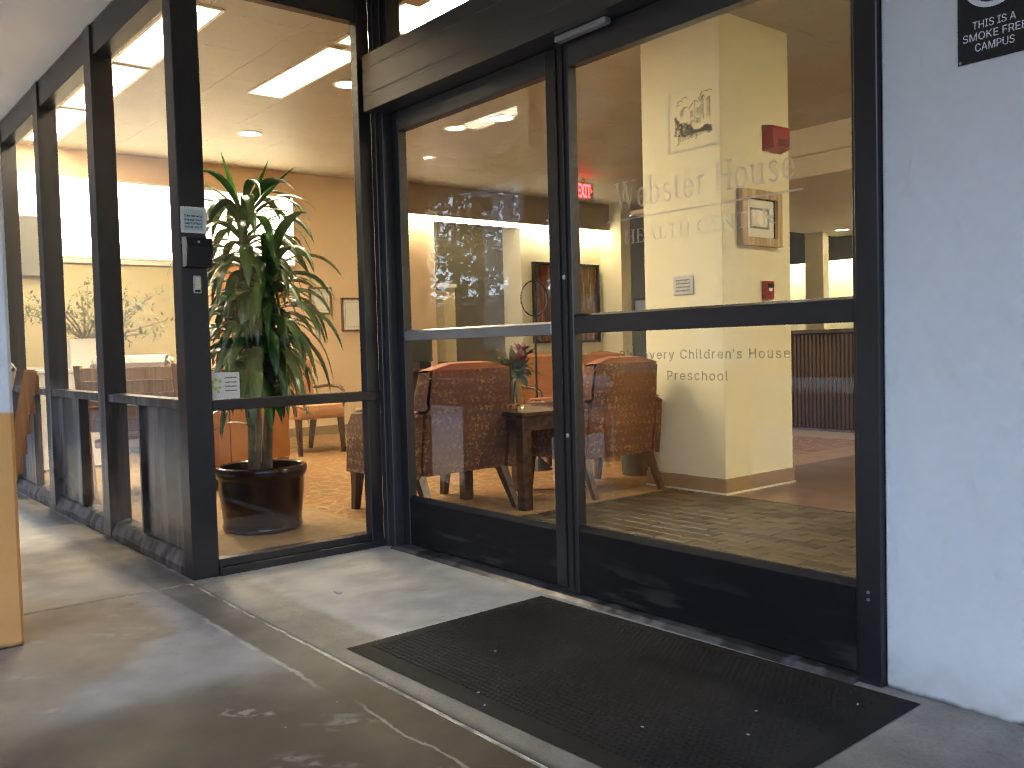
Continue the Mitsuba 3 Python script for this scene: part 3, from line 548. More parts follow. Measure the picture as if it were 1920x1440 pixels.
# ---------------------------------------------------------------- lamps
def troffer(q, label, k, grp='ceiling light panels'):
    x0, x1, y0, y1 = q; t = thing('ceiling_light', label, 'ceiling light', grp)
    fr = sbox(x0, y0, x1, y1).difference(sbox(x0 + .022, y0 + .022, x1 - .022, y1 - .022))
    part(t, 'frame', mv(ext(fr, .018), 0, 0, CE - .006), 'lamp_frame')
    m = trimesh.Trimesh([(x0 + .022, y0 + .022, CE + .004), (x0 + .022, y1 - .022, CE + .004), (x1 - .022, y1 - .022, CE + .004), (x1 - .022, y0 + .022, CE + .004)], [[0, 1, 2], [0, 2, 3]], process=False)
    part(t, 'diffuser', m, 'lamp_lens', emitter=glow(k))
KT = 5.2
troffer(TR[0], 'bright ceiling light along the window wall, nearest the corner post', KT, None)
troffer(TR[1], 'bright ceiling light along the window wall, second from the corner post', KT, None)
troffer(TR[2], 'bright ceiling light along the window wall, farthest from the corner post', KT, None)
troffer(TR[3], 'long bright ceiling light seen through the side window above the plant', KT, None)
troffer(TR[4], 'short bright ceiling light beside the side window jamb', KT * .1, None)
troffer(TR[5], 'bright ceiling light seen through the transom over the doors', KT * .15, None)
troffer(TR[6], 'ceiling light in the corridor right of the column', KT * 1.55, None)
def downlight(x, y, z, label, k=6.0, grp=None, deep=False):
    t = thing('downlight', label, 'downlight', grp)
    if deep:
        part(t, 'reflector', mv(lathe([(.092, .0), (.092, .17), (.0, .17), (.0, .172), (.095, .172), (.095, .0), (.092, .0)], 28), x, y, z), 'can_black', smooth=40)
        part(t, 'trim', mv(lathe([(.088, -.004), (.150, -.004), (.152, .003), (.088, .003), (.088, -.004)], 32), x, y, z - .003), 'lamp_frame', smooth=40)
        d = trimesh.creation.cylinder(.088, .004, sections=28); d.apply_translation((x, y, z + .160)); part(t, 'lens', d, 'lamp_lens', emitter=glow(k)); return
    part(t, 'trim', mv(lathe([(.088, -.004), (.108, -.004), (.110, .004), (.088, .004), (.088, -.004)], 32), x, y, z - .002), 'lamp_frame', smooth=40)
    d = trimesh.creation.cylinder(.087, .004, sections=28); d.apply_translation((x, y, z + .001))
    part(t, 'lens', d, 'lamp_lens', emitter=glow(k))
downlight(-6.64, 1.15, CE, 'round downlight above the plant, left one in the side window', 9)
downlight(-4.81, 1.13, CE, 'round downlight beside the side window jamb', 2)
downlight(-4.94, 2.735, CE, 'round downlight near the top of the left door', 1.2)
downlight(-5.46, 2.60, CE, 'dim orange glowing disc put in for a reflection left of the brighter downlight in the left door', .2)  # glowing disc stands in for a faint reflected ghost of a lamp
downlight(-5.62, 4.0, CE, 'round downlight over the seating group', .8)
downlight(*ADDED_CANS[0], CE, 'added unseen recessed downlight inside the entrance, nearer the column', 26, None, True)
downlight(*ADDED_CANS[1], CE, 'added unseen recessed downlight inside the entrance, nearer the right door', 26, None, True)
downlight(-5.75, 9.6, 2.497, 'round downlight over the reception area', 2)
lp = thing('glow_wall_band', 'long white glowing sheet put in for the cove lit wall above the window blind', 'light panel')  # glowing sheet stands in for a wall washed by cove light
part(lp, 'frame', cat([bx(-8.13, -8.06, -.80, 2.25, 1.905, 1.925, .002), bx(-8.13, -8.06, -.80, 2.25, 2.66, 2.68, .002)]), 'lamp_frame')
part(lp, 'diffuser', trimesh.Trimesh([(-8.07, -.80, 1.925), (-8.07, 2.25, 1.925), (-8.07, 2.25, 2.66), (-8.07, -.80, 2.66)], [[0, 1, 2], [0, 2, 3]], process=False), 'lamp_lens', emitter=glow(.60, (1, .86, .58)))
solo('cove_bulkhead', 'brown bulkhead above the bright cove strip on the far wall', 'bulkhead', bx(-8.128, -7.93, 3.50, 7.105, 2.582, CE - .002, .003), 'bulkhead_paint')
def valance(y0, y1, x, label, k):
    t = thing('cove_light', label, 'cove light')
    part(t, 'lens', bx(x + .06, x + .185, y0, y1, 2.535, 2.574), 'lamp_lens', emitter=glow(k))
    part(t, 'bracket', bx(x + .09, x + .15, y0 + .01, y1 - .01, 2.5742, 2.5815), 'lamp_frame')
valance(3.56, 4.60, -8.13, 'bright cove light strip at the left end of the far wall in the left door', 1.4)
valance(4.62, 5.84, -8.13, 'bright cove light strip in front of the dark alcove', .8)
valance(5.86, 7.08, -8.13, 'bright cove light strip over the large painting', 1.4)
us = thing('desk_light', 'under soffit strip light lighting the wall behind reception', 'strip light')
part(us, 'lens', bx(-9.0, 1.9, 10.52, 10.66, 2.22, 2.26), 'lamp_lens', emitter=glow(2.2))
part(us, 'fascia', bx(-9.0, 1.9, 10.40, 10.42, 2.15, CE), 'soffit_grey')
ex = thing('exit_sign', 'glowing red exit sign hung under the ceiling behind the left door', 'exit sign')
part(ex, 'housing', bx(-6.66, -6.612, 5.20, 5.49, 2.70, 2.90, .004), 'soffit_white'); part(ex, 'hanger', bx(-6.65, -6.62, 5.32, 5.36, 2.9005, 2.948), 'soffit_white')
part(ex, 'lettering', sans_text('EXIT', 5.225, 5.435, 2.722, .150, -6.611, 'y', bold=True, depth=.004), 'red_lens', emitter=glow(.9, (1, .035, .04)), label='glowing red letters EXIT')
part(ex, 'arrow', mv(stand(ext(Polygon([(5.445, 2.78), (5.445, 2.82), (5.465, 2.80)]), .004), 'y'), -6.611, 0, 0), 'red_lens', emitter=glow(.7, (1, .035, .04)))

# ---------------------------------------------------------------- wall pieces
def framed(name, label, x, y0, y1, z0, z1, w, fm, depth, inner, mat_w=.0, cat_='picture frame'):
    t = thing(name, label, cat_)
    f = sbox(y0, z0, y1, z1).difference(sbox(y0 + w, z0 + w, y1 - w, z1 - w))
    part(t, 'frame', mv(stand(ext(f, depth), 'y'), x, 0, 0), fm)
    part(t, 'sheet', bx(x, x + depth * .35, y0 + w * .9, y1 - w * .9, z0 + w * .9, z1 - w * .9), inner)
    return t
t = framed('certificate', 'walnut framed certificate left of the other, half behind the plant', -8.13, 2.43, 2.71, 1.375, 1.69, .022, 'frame_walnut', .03, 'paper')
for a in (.05,): part(t, 'border_line', mv(stand(ext(sbox(2.43 + a, 1.375 + a, 2.71 - a, 1.69 - a).difference(sbox(2.43 + a + .004, 1.375 + a + .004, 2.71 - a - .004, 1.69 - a - .004)), .001), 'y'), -8.119, 0, 0), 'grey_ink')
t = framed('certificate', 'walnut framed certificate by the door jamb', -8.13, 2.835, 3.135, 1.180, 1.572, .022, 'frame_walnut', .03, 'paper')
part(t, 'border_line', mv(stand(ext(sbox(2.885, 1.23, 3.085, 1.522).difference(sbox(2.889, 1.234, 3.081, 1.518)), .001), 'y'), -8.119, 0, 0), 'grey_ink')
t = framed('painting', 'large black framed abstract painting in brown and rust', -8.13, 5.773, 7.02, .99, 2.10, .03, 'frame_black', .06, 'canvas_art', cat_='painting')
t = framed('column_picture', 'pale wood framed print on the right face of the column', -2.212, 2.363, 2.783, 1.545, 1.893, .05, 'frame_pale', .045, 'paper')
part(t, 'edge', mv(stand(ext(sbox(2.411, 1.593, 2.735, 1.845).difference(sbox(2.419, 1.601, 2.727, 1.837)), .004), 'y'), -2.196, 0, 0), 'frame_black')
part(t, 'print', mv(stand(ext(sbox(2.475, 1.655, 2.675, 1.785).difference(sbox(2.49, 1.668, 2.66, 1.772)), .001), 'y'), -2.1955, 0, 0), 'grey_ink')
t = framed('small_picture', 'small framed paper on the dark grey wall', -8.3, 0, 1, 0, 1, .3, 'frame_black', .03, 'paper') if False else thing('small_picture', 'small framed paper on the dark grey wall beside the column', 'picture frame')
part(t, 'frame', bx(-8.50, -8.10, 8.19, 8.2195, 1.36, 1.66, .003), 'frame_black'); part(t, 'sheet', bx(-8.46, -8.14, 8.184, 8.1898, 1.40, 1.62), 'paper')
al = thing('alarm_horn', 'red fire alarm box high on the column', 'fire alarm')
part(al, 'housing', hull([(-2.211, y, z) for y in (2.634, 2.839) for z in (2.155, 2.318)] + [(-2.135, y, z) for y in (2.65, 2.825) for z in (2.17, 2.305)]), 'red_plastic')
for k in range(5): part(al, 'slot', bx(-2.1352, -2.1335, 2.70, 2.815, 2.182 + k * .010, 2.187 + k * .010), 'dark_slot')
pl = thing('alarm_pull', 'small red fire alarm pull station low on the column', 'fire alarm')
part(pl, 'housing', bx(-2.212, -2.175, 2.608, 2.694, 1.210, 1.327, .004), 'red_plastic')
part(pl, 'handle', bx(-2.1748, -2.165, 2.622, 2.680, 1.285, 1.310, .003), 'black_plastic'); part(pl, 'label_plate', bx(-2.1748, -2.171, 2.635, 2.665, 1.262, 1.282), 'sign_white')
pp = thing('steel_plate', 'brushed steel notice plate on the front of the column', 'plate')
part(pp, 'plate', bx(-2.597, -2.437, 2.203, 2.2118, 1.253, 1.374, .002), 'steel')
for k in range(4): part(pp, 'engraving', bx(-2.575, -2.46, 2.2018, 2.2029, 1.275 + k * .022, 1.284 + k * .022), 'grey_ink')
# blind, sill and alcove blind
bl = thing('window_blind', 'wide cream horizontal blind below the glowing wall sheet', 'blind')
part(bl, 'headrail', bx(-8.12, -8.06, -.80, 1.20, 1.86, 1.903, .003), 'trim_white')
sl = [rot(bx(-.0135, .0135, -.80, 1.20, -.0006, .0006), 68, ax=(0, 1, 0)) for _ in range(1)]
part(bl, 'slat', cat([mv(sl[0], -8.09, 0, .892 + k * .0205) for k in range(47)]), 'blind_white', kind='stuff')
part(bl, 'bottom_rail', bx(-8.115, -8.065, -.80, 1.20, .855, .88, .003), 'trim_white')
solo('window_sill', 'pale window sill under the wide blind', 'sill', bx(-8.128, -7.88, -.80, 1.30, .79, .825, .004), 'white_laminate')
b2 = thing('alcove_blind', 'narrow half drawn blind in the alcove', 'blind')
part(b2, 'headrail', bx(-8.515, -8.46, 4.42, 4.75, 1.75, 1.80, .003), 'trim_white')
part(b2, 'slat', cat([mv(rot(bx(-.02, .02, 4.43, 4.56, -.0008, .0008), 50, ax=(0, 1, 0)), -8.49, 0, .80 + k * .03) for k in range(31)]), 'blind_white', kind='stuff')
part(b2, 'shade', bx(-8.5, -8.495, 4.565, 4.74, .78, 1.748), 'blind_white')
solo('wall_monitor', 'grey wall hung monitor at the far left of the lobby', 'monitor', rot(bx(-8.03, -7.96, -.72, -.22, 1.72, 2.28, .01), 14, (-8, -.45, 2.0), (0, 1, 0)), 'screen_grey')
dw = thing('lobby_door', 'orange wood door with a brass knob behind the plant', 'door')
part(dw, 'slab', bx(-8.129, -8.09, 1.42, 2.04, .005, 1.88, .004), 'door_wood')
part(dw, 'casing', cat([bx(-8.129, -8.10, 1.36, 1.418, .002, 1.90, .003), bx(-8.129, -8.10, 2.042, 2.10, .002, 1.90, .003)]), 'door_wood')
part(dw, 'knob', mv(rot(lathe([(0, .075), (.022, .07), (.03, .055), (.026, .04), (.012, .03), (.012, .008), (.032, .006), (.032, 0), (0, 0)], 24), 90, ax=(0, 1, 0)), -8.09, 1.475, .905), 'brass', smooth=40)

# ---------------------------------------------------------------- furniture
def armchair(name, label, M, grp):
    """Patterned armchair facing local -x; back plane near x = +.30."""
    t = thing(name, label, 'armchair', grp)
    bk = [(.30, -.285, .24), (.30, .285, .24), (.36, -.285, .60), (.36, .285, .60), (.385, -.270, .83), (.385, .270, .83), (.375, -.13, .862), (.375, .13, .862),
          (.17, -.285, .24), (.17, .285, .24), (.22, -.285, .60), (.22, .285, .60), (.285, -.268, .83), (.285, .268, .83), (.29, -.13, .862), (.29, .13, .862)]
    m = trimesh.Trimesh(*[np.array(a) for a in (hull(bk).vertices, hull(bk).faces)]); m = m.subdivide_to_size(.09); trimesh.smoothing.filter_taubin(m, iterations=4)
    part(t, 'backrest', m, 'star_fabric', smooth=30, M=M)
    part(t, 'lit_top_cap', hull([(x, y, z) for x, y, z in ((.385, -.265, .832), (.385, .265, .832), (.375, -.13, .866), (.375, .13, .866), (.285, -.262, .832), (.285, .262, .832), (.29, -.13, .867), (.29, .13, .867), (.33, -.10, .874), (.33, .10, .874))]), 'rust_edge', smooth=30, M=M)  # lit top of the back cushion, its light put into a rust cap
    for s in (-1, 1):
        a = hull([(x, s * y, z) for y in (.295, .345) for x, z in ((.31, .235), (.345, .58), (.10, .60), (-.22, .575), (-.265, .50), (-.285, .23))] + [(x, s * .32, z) for x, z in ((.33, .60), (.10, .622), (-.21, .598))])
        part(t, 'arm', a, 'star_fabric', smooth=30, M=M)
        part(t, 'arm_piping', hull([(x, s * y, z) for x, z in ((.33, .603), (.10, .623), (-.20, .60)) for y in (.305, .335)] + [(x, s * y, z + .008) for x, z in ((.33, .603), (.10, .623), (-.20, .60)) for y in (.313, .327)]), 'rust_edge', M=M)
        part(t, 'leg', prism([(.29, s * .25, .26), (.24, s * .25, .26), (.24, s * .30, .26), (.29, s * .30, .26)], [(.40, s * .268, 0), (.365, s * .268, 0), (.365, s * .30, 0), (.40, s * .30, 0)]), 'dark_wood', M=M)
        part(t, 'leg', cat([prism([(-.215, s * .27, .25), (-.27, s * .27, .25), (-.27, s * .33, .25), (-.215, s * .33, .25)], [(-.225, s * .285, .12), (-.268, s * .285, .12), (-.268, s * .328, .12), (-.225, s * .328, .12)]),
                               prism([(-.225, s * .285, .12), (-.268, s * .285, .12), (-.268, s * .328, .12), (-.225, s * .328, .12)], [(-.245, s * .29, 0), (-.280, s * .29, 0), (-.280, s * .325, 0), (-.245, s * .325, 0)])]), 'dark_wood', M=M)
    part(t, 'seat', bx(-.275, .20, -.292, .292, .24, .43, .03), 'star_fabric', smooth=30, M=M)
    return t
G1 = 'patterned armchairs beside the table'
armchair('patterned_armchair', 'brown star patterned armchair behind the left door, its back to the glass', at(-3.275, .735, 0, 3).scale([1.13, 1.10, 1.0]), None)
armchair('patterned_armchair', 'brown star patterned armchair left of the cream column', at(-3.06, 1.865, 0, -3), None)

def guest_chair(label, M):
    """Orange upholstered guest chair facing local +x."""
    t = thing('guest_chair', label, 'chair')
    m = hull([(.29, y, z) for y in (-.24, .24) for z in (.36, .42)] + [(.27, y, z) for y in (-.23, .23) for z in (.33, .455)] + [(-.27, y, z) for y in (-.24, .24) for z in (.34, .45)])
    part(t, 'seat', m, 'orange_fabric', smooth=35, M=M)
    b = hull([(-.29, y, .42) for y in (-.22, .22)] + [(-.21, y, .42) for y in (-.22, .22)] + [(-.34, y, .84) for y in (-.23, .23)] + [(-.27, y, .86) for y in (-.24, .24)] + [(-.31, 0, .895)])
    part(t, 'backrest', b, 'orange_fabric', smooth=35, M=M)
    for s in (-1, 1):
        part(t, 'leg', prism([(.27, s * .20, .34), (.22, s * .20, .34), (.22, s * .25, .34), (.27, s * .25, .34)], [(.29, s * .215, 0), (.26, s * .215, 0), (.26, s * .245, 0), (.29, s * .245, 0)]), 'dark_wood', M=M)
        part(t, 'leg', prism([(-.20, s * .20, .36), (-.26, s * .20, .36), (-.26, s * .25, .36), (-.20, s * .25, .36)], [(-.30, s * .21, 0), (-.335, s * .21, 0), (-.335, s * .24, 0), (-.30, s * .24, 0)]), 'dark_wood', M=M)
        part(t, 'arm', tube([(-.28, s * .265, .60), (-.05, s * .275, .625), (.16, s * .275, .615), (.235, s * .272, .58), (.25, s * .262, .48), (.245, s * .245, .36)], [.012, .015, .015, .014, .013, .013], 8), 'dark_wood', smooth=60, M=M)
    return t
guest_chair('orange guest chair with dark legs beneath the framed certificates', at(-6.62, 1.60, 0, 4))
guest_chair('orange guest chair behind the side table and flowers', at(-4.30, 2.70, 0, -12))
guest_chair('orange guest chair left of the second patterned armchair back', at(-4.28, 3.48, 0, -8))
cl = thing('club_chair', 'rounded orange leather club chair behind the dark planter', 'armchair')
CM = at(-5.30, .22, 0, 25)
def soft(m, k=.05, it=8): m = m.subdivide_to_size(k); trimesh.smoothing.filter_taubin(m, iterations=it); return m
part(cl, 'backrest', soft(bx(.26, .42, -.36, .36, .12, .90, .05)), 'club_leather', smooth=40, M=CM)
part(cl, 'seat', soft(bx(-.36, .255, -.25, .25, .14, .45, .05)), 'club_leather', smooth=40, M=CM)
for s in (-1, 1): part(cl, 'arm', soft(bx(-.36, .255, min(s * .255, s * .37), max(s * .255, s * .37), .12, .62, .045)), 'club_leather', smooth=40, M=CM)
for sx in (-.3, .34):
    for sy in (-.3, .3): part(cl, 'leg', bx(sx - .025, sx + .025, sy - .025, sy + .025, .0, .125), 'dark_wood', M=CM)
tb = thing('side_table', 'square dark wood table between the patterned armchairs', 'table')
part(tb, 'top', bx(-3.38, -2.70, 1.00, 1.52, .545, .570, .004), 'table_wood')
part(tb, 'apron', bx(-3.34, -2.74, 1.04, 1.48, .46, .5445), 'table_wood')
for x in (-3.36, -2.785):
    for y in (1.015, 1.44): part(tb, 'leg', bx(x, x + .065, y, y + .065, 0, .5448, .004), 'table_wood')
va = thing('glass_vase', 'clear fluted glass vase on the side table', 'vase')
prof = [(0, 0), (.050, 0), (.056, .01), (.058, .06), (.042, .13), (.038, .17), (.055, .24), (.052, .24), (.035, .17), (.038, .13), (.052, .06), (.050, .02), (0, .02)]
part(va, 'body', mv(lathe(prof, 28), -3.08, 1.262, .571), 'vase_glass', smooth=40)
fl = thing('flower_bunch', 'dark red and green flower arrangement in the glass vase', 'flowers')
def blade(base, d, L_, w, droop, n=5):
    d = np.array(d, float); d /= np.linalg.norm(d); P = [np.array(base, float)]; c = d.copy()
    for _ in range(n): c = c + np.array([0, 0, -droop / n]); c /= np.linalg.norm(c); P.append(P[-1] + c * L_ / n)
    P = np.array(P); sd = np.cross(d, [0, 0, 1.0]); sd = sd / (np.linalg.norm(sd) + 1e-9) if np.linalg.norm(sd) > .05 else np.array([1.0, 0, 0])
    ww = w * np.sin(np.linspace(.25, np.pi * .97, n + 1)); v = np.vstack([P - sd * ww[:, None] / 2, P + sd * ww[:, None] / 2]); m = n + 1
    f = [[i, i + 1, m + i + 1] for i in range(n)] + [[i, m + i + 1, m + i] for i in range(n)]
    return trimesh.Trimesh(v, f, process=False)
vc = np.array([-3.08, 1.262, .80])
st_ = []
for k in range(9):
    a = rng.uniform(0, 6.28); st_.append(tube([(-3.08 + .01 * math.cos(a), 1.262 + .01 * math.sin(a), .60), (-3.08, 1.262, .76), vc + np.array([.09 * math.cos(a), .09 * math.sin(a), rng.uniform(.03, .12)])], .004, 5))
part(fl, 'stems', cat(st_), 'flower_green')
lv = [blade(vc + rng.normal(0, .02, 3), (rng.normal(0, 1), rng.normal(0, 1), rng.uniform(-.1, 1.1)), rng.uniform(.10, .20), .045, rng.uniform(.2, 1.2)) for _ in range(70)]
part(fl, 'foliage', cat(lv), 'flower_green', kind='stuff')
for k in range(9):
    c = vc + np.array([rng.normal(0, .05), rng.normal(.02, .06), rng.uniform(.04, .13)])
    part(fl, 'bloom', cat([blade(c, (rng.normal(0, 1), rng.normal(0, 1), rng.uniform(.2, 1.4)), rng.uniform(.05, .085), .026, .3, 4) for _ in range(16)]), 'flower_red')
solo('waste_bin', 'dark teal waste bin on the carpet left of the cream column', 'bin', mv(lathe([(0, .001), (.105, .001), (.125, .30), (.130, .305), (.120, .305), (.10, .02), (0, .02)], 28), -3.24, 2.52, 0), 'bin_teal', smooth=40)
# wooden lounge chairs (one inside, one outside)
def wood_chair(label, M):
    """Oak lounge chair facing local -x, white cushions."""
    t = thing('oak_chair', label, 'armchair')
    part(t, 'seat_frame', bx(-.30, .24, -.29, .29, .34, .40, .006), 'oak', M=M)
    for s in (-1, 1):
        part(t, 'back_post', prism([(.20, s * .29, .0), (.25, s * .29, .0), (.25, s * .33, .0), (.20, s * .33, .0)], [(.385, s * .29, .90), (.435, s * .29, .90), (.435, s * .33, .90), (.385, s * .33, .90)]), 'oak', M=M)
        part(t, 'leg', bx(-.30, -.25, min(s * .291, s * .33), max(s * .291, s * .33), 0, .60, .004), 'oak', M=M)
        part(t, 'armrest', bx(-.34, .315, min(s * .27, s * .345), max(s * .27, s * .345), .601, .63, .006), 'oak', M=M)
    for k in range(5): 
        z = .46 + k * .085; x = .225 + .2055 * (z / .9) + .015
        part(t, 'back_slat', bx(x, x + .018, -.289, .289, z, z + .083, .002), 'oak', M=M)
    part(t, 'seat_cushion', soft(bx(-.30, .24, -.27, .27, .401, .50, .03)), 'white_cushion', smooth=40, M=M)
    c = soft(bx(-.06, .06, -.27, .27, -.23, .23, .035)); c = rot(c, 12, ax=(0, 1, 0)); part(t, 'back_cushion', mv(c, .255, 0, .73), 'white_cushion', smooth=40, M=M)
    return t
wood_chair('oak lounge chair with white cushions inside the window left of the corner post', at(-5.25, -.275, 0, -35))
wood_chair('oak lounge chair with white cushions outdoors behind the stucco column', at(-3.43, -1.79, 0, 79))
wk = thing('wicker_bench', 'brown woven bench under the wide blind', 'bench')
part(wk, 'woven_front', cat([bx(-7.86, -7.84, -.10 + k * .045, -.064 + k * .045, .10, .72, .003) for k in range(29)] + [bx(-7.858, -7.842, -.11, 1.21, .13 + k * .07, .16 + k * .07) for k in range(8)]), 'desk_wood', kind='stuff')
part(wk, 'top', bx(-7.88, -7.40, -.11, 1.21, .721, .76, .006), 'oak')
ct = thing('white_counter', 'low white counter at the far left of the lobby', 'counter')
part(ct, 'body', bx(-7.60, -7.05, -.70, .05, .02, .83, .003), 'white_laminate'); part(ct, 'top', bx(-7.62, -7.03, -.72, .07, .831, .86, .004), 'white_laminate')
pt = thing('white_planter', 'white box planter on the counter holding the small tree', 'planter')
part(pt, 'box', cat([bx(-7.50, -7.22, -.30, -.02, .862, 1.12, .004)]), 'white_laminate')
ot = thing('indoor_tree', 'pale leafy branching tree in the white planter', 'tree')
br, lf = [], []
for k in range(15):
    a, e = (k * 2.4) % 6.28, rng.uniform(.15, 1.0); base = np.array([-7.36, -.14, 1.10]); d = np.array([math.cos(a) * math.cos(e) * .55, math.sin(a) * math.cos(e) * 1.25 + .12, math.sin(e) * .8]); P = [base]
    Ls = rng.uniform(.45, .72)
    for i in range(6): d = d + rng.normal(0, .09, 3); P.append(P[-1] + d / np.linalg.norm(d) * Ls / 6)
    br.append(tube(P, np.linspace(.011, .003, 7), 5))
    for i in range(2, 7):
        for q in range(15):
            lf.append(blade(P[i] + rng.normal(0, .045, 3), rng.normal(0, 1, 3) + np.array([0, 0, .3]), rng.uniform(.035, .06), .022, .2, 2))
part(ot, 'branches', cat(br), 'olive_bark'); part(ot, 'crown', cat(lf), 'olive_leaf', kind='stuff')
ds = thing('reception_desk', 'dark reddish ribbed wood reception desk beyond the column', 'desk')
part(ds, 'body', bx(-5.2, 1.5, 5.40, 6.0, .08, 1.0), 'desk_wood')
part(ds, 'rib', cat([bx(-4.1 + k * .042, -4.1 + k * .042 + .026, 5.385, 5.3995, .10, .99, .003) for k in range(40)]), 'desk_wood', kind='stuff')
part(ds, 'counter_top', bx(-5.25, 1.55, 5.35, 6.05, 1.0005, 1.037, .004), 'dark_wood'); part(ds, 'plinth', bx(-5.2, 1.5, 5.43, 6.0, .002, .0795), 'trim_brown')
solo('reception_pillar', 'beige pillar behind the reception desk', 'pillar', bx(-6.36, -6.06, 9.6, 9.75, 0, 2.499, .004), 'cream_wall')
dk = thing('work_desk', 'dark desk with papers behind the first armchair', 'desk')
part(dk, 'top', bx(-7.2, -6.2, 2.55, 3.75, .72, .75, .004), 'dark_wood'); part(dk, 'body', bx(-7.15, -6.3, 2.6, 3.7, .0, .7195), 'dark_wood')
mo = thing('desk_monitor', 'dark computer monitor on the work desk', 'monitor')
part(mo, 'screen', rot(bx(-6.62, -6.58, 2.72, 3.10, .82, 1.08, .006), 20, (-6.6, 2.9, .9)), 'black_plastic'); part(mo, 'stand', bx(-6.68, -6.52, 2.84, 2.98, .7505, .819), 'black_plastic')
wc = thing('task_chair', 'white shell chair behind the work desk', 'chair')
part(wc, 'shell', soft(hull([(-7.6, y, z) for y in (3.10, 3.42) for z in (.50, .98)] + [(-7.66, 3.26, 1.06), (-7.52, 3.12, .5), (-7.52, 3.40, .5)])), 'white_cushion', smooth=40); part(wc, 'pedestal', tube([(-7.58, 3.26, 0.0), (-7.58, 3.26, .5)], [.16, .03], 10), 'black_plastic')
ri = thing('ring_ornament', 'thin dark metal ring ornament standing on a stem behind the left door', 'ornament')
part(ri, 'ring', mv(rot(trimesh.creation.torus(.135, .005, 40, 8), 90, ax=(0, 1, 0)), -4.0, 2.235, 1.315), 'frame_black', smooth=60); part(ri, 'stem', bx(-4.006, -3.994, 2.229, 2.241, .10, 1.178), 'frame_black'); part(ri, 'foot', mv(lathe([(0, 0), (.11, 0), (.10, .015), (.012, .1), (0, .1)], 24), -4.0, 2.235, .0), 'frame_black')

# ---------------------------------------------------------------- the tall plant
PX, PY = -3.40, -.275
po = thing('planter_pot', 'glossy dark brown glazed pot on the carpet behind the side window', 'pot')
prof = [(0, .0), (.185, .0), (.205, .008), (.212, .022), (.206, .045), (.208, .07), (.222, .20), (.226, .275), (.236, .292), (.243, .312), (.243, .332), (.236, .345), (.224, .349), (.212, .343), (.208, .30), (.205, .27), (0, .27)]
part(po, 'body', mv(lathe(prof, 64), PX, PY, .001), 'pot_glaze', smooth=35)
d = trimesh.creation.cylinder(.206, .02, sections=40); part(po, 'soil', mv(d, PX, PY, .29), 'soil')
cp = thing('corn_plant', 'tall glossy green plant with drooping strap leaves in the dark pot', 'plant')
canes = [((-.045, -.03), (-.06, -.015), 1.70, .021), ((.04, .04), (.05, .06), 1.38, .020), ((.05, -.035), (.03, -.04), 1.04, .017), ((-.02, .045), (-.035, .05), 1.22, .016)]
heads = []
for (bx_, by_), (tx, ty), h, r in canes:
    P = [(PX + bx_ + (tx - bx_) * s + .012 * math.sin(s * 7 + bx_ * 90), PY + by_ + (ty - by_) * s + .012 * math.cos(s * 6 + by_ * 70), .28 + (h - .28) * s) for s in np.linspace(0, 1, 9)]
    part(cp, 'cane', tube(P, np.linspace(r * 1.15, r * .8, 9), 9), 'cane_bark', smooth=60)
    heads.append((np.array(P[-1]), h))
def strap(base, az, el, L_, w, bend, n=9, twist=0.0):
    d = np.array([math.cos(az) * math.cos(el), math.sin(az) * math.cos(el), math.sin(el)]); P = [np.array(base, float)]; D = [d]
    for i in range(n):
        g = bend * (0.35 + 1.3 * i / n); d = d + np.array([0, 0, -g / n]); d /= np.linalg.norm(d); P.append(P[-1] + d * L_ / n); D.append(d)
    P, D = np.array(P), np.array(D); s = np.linspace(0, 1, n + 1); sd = np.array([-math.sin(az), math.cos(az), 0]); 
    sd = np.array([sd * math.cos(twist * t) + np.cross(D[i], sd) * math.sin(twist * t) for i, t in enumerate(s)])
    N = np.cross(sd, D); prof = np.clip(.42 + 1.5 * s, 0, 1) * np.clip((1 - s) * 2.3, 0, 1) ** .75; prof[0] = .34; prof[-1] = .02
    ww = w * prof; rip = .10 * np.sin(s * 13 + az * 5)
    V, UV = [], []
    for j, (o, lift) in enumerate(((-.5, .0), (-.22, -.05), (0, -.09), (.22, -.05), (.5, .0))):
        V.append(P + sd * (o * ww)[:, None] + N * ((lift * -1 + .04 * rip * (1 if j in (0, 4) else 0)) * ww * -1)[:, None]); UV.append(np.stack([np.full(n + 1, o + .5), s], 1))
    m = n + 1; f = []
    for j in range(4):
        for i in range(n): a = j * m + i; f += [[a, a + 1, a + m + 1], [a, a + m + 1, a + m]]
    return trimesh.Trimesh(np.vstack(V), f, process=False), np.vstack(UV)
def add_leaf(*a, mt='plant_leaf_0', **k):
    m, uv = strap(*a, **k); key = num(f'{cp}__leaf'); scene[key] = mikit.ply(m, mt, True, uv=uv)
for (P, h), cnt, Lr, top in zip(heads, (80, 72, 48, 58), ((.38, .56), (.42, .60), (.30, .46), (.36, .52)), (True, True, True, False)):
    for k in range(cnt):
        s = k / cnt; az = k * 2.399 + rng.uniform(-.35, .35); z = P[2] - s * (.42 if h > 1.2 else .22) + .02
        el = 1.0 - 1.1 * s + rng.uniform(-.25, .2); bend = 2.0 + 1.6 * s + rng.uniform(-.3, .9)
        L_ = rng.uniform(*Lr) * (1 - .12 * s); w = rng.uniform(.048, .074)
        add_leaf((P[0] + .012 * math.cos(az), P[1] + .012 * math.sin(az), z), az, el, L_, w, bend, twist=rng.uniform(-.6, .6), mt='plant_leaf_%d' % (1 if (rng.random() < .38 or s < .12) else 0))
tp = heads[0][0]
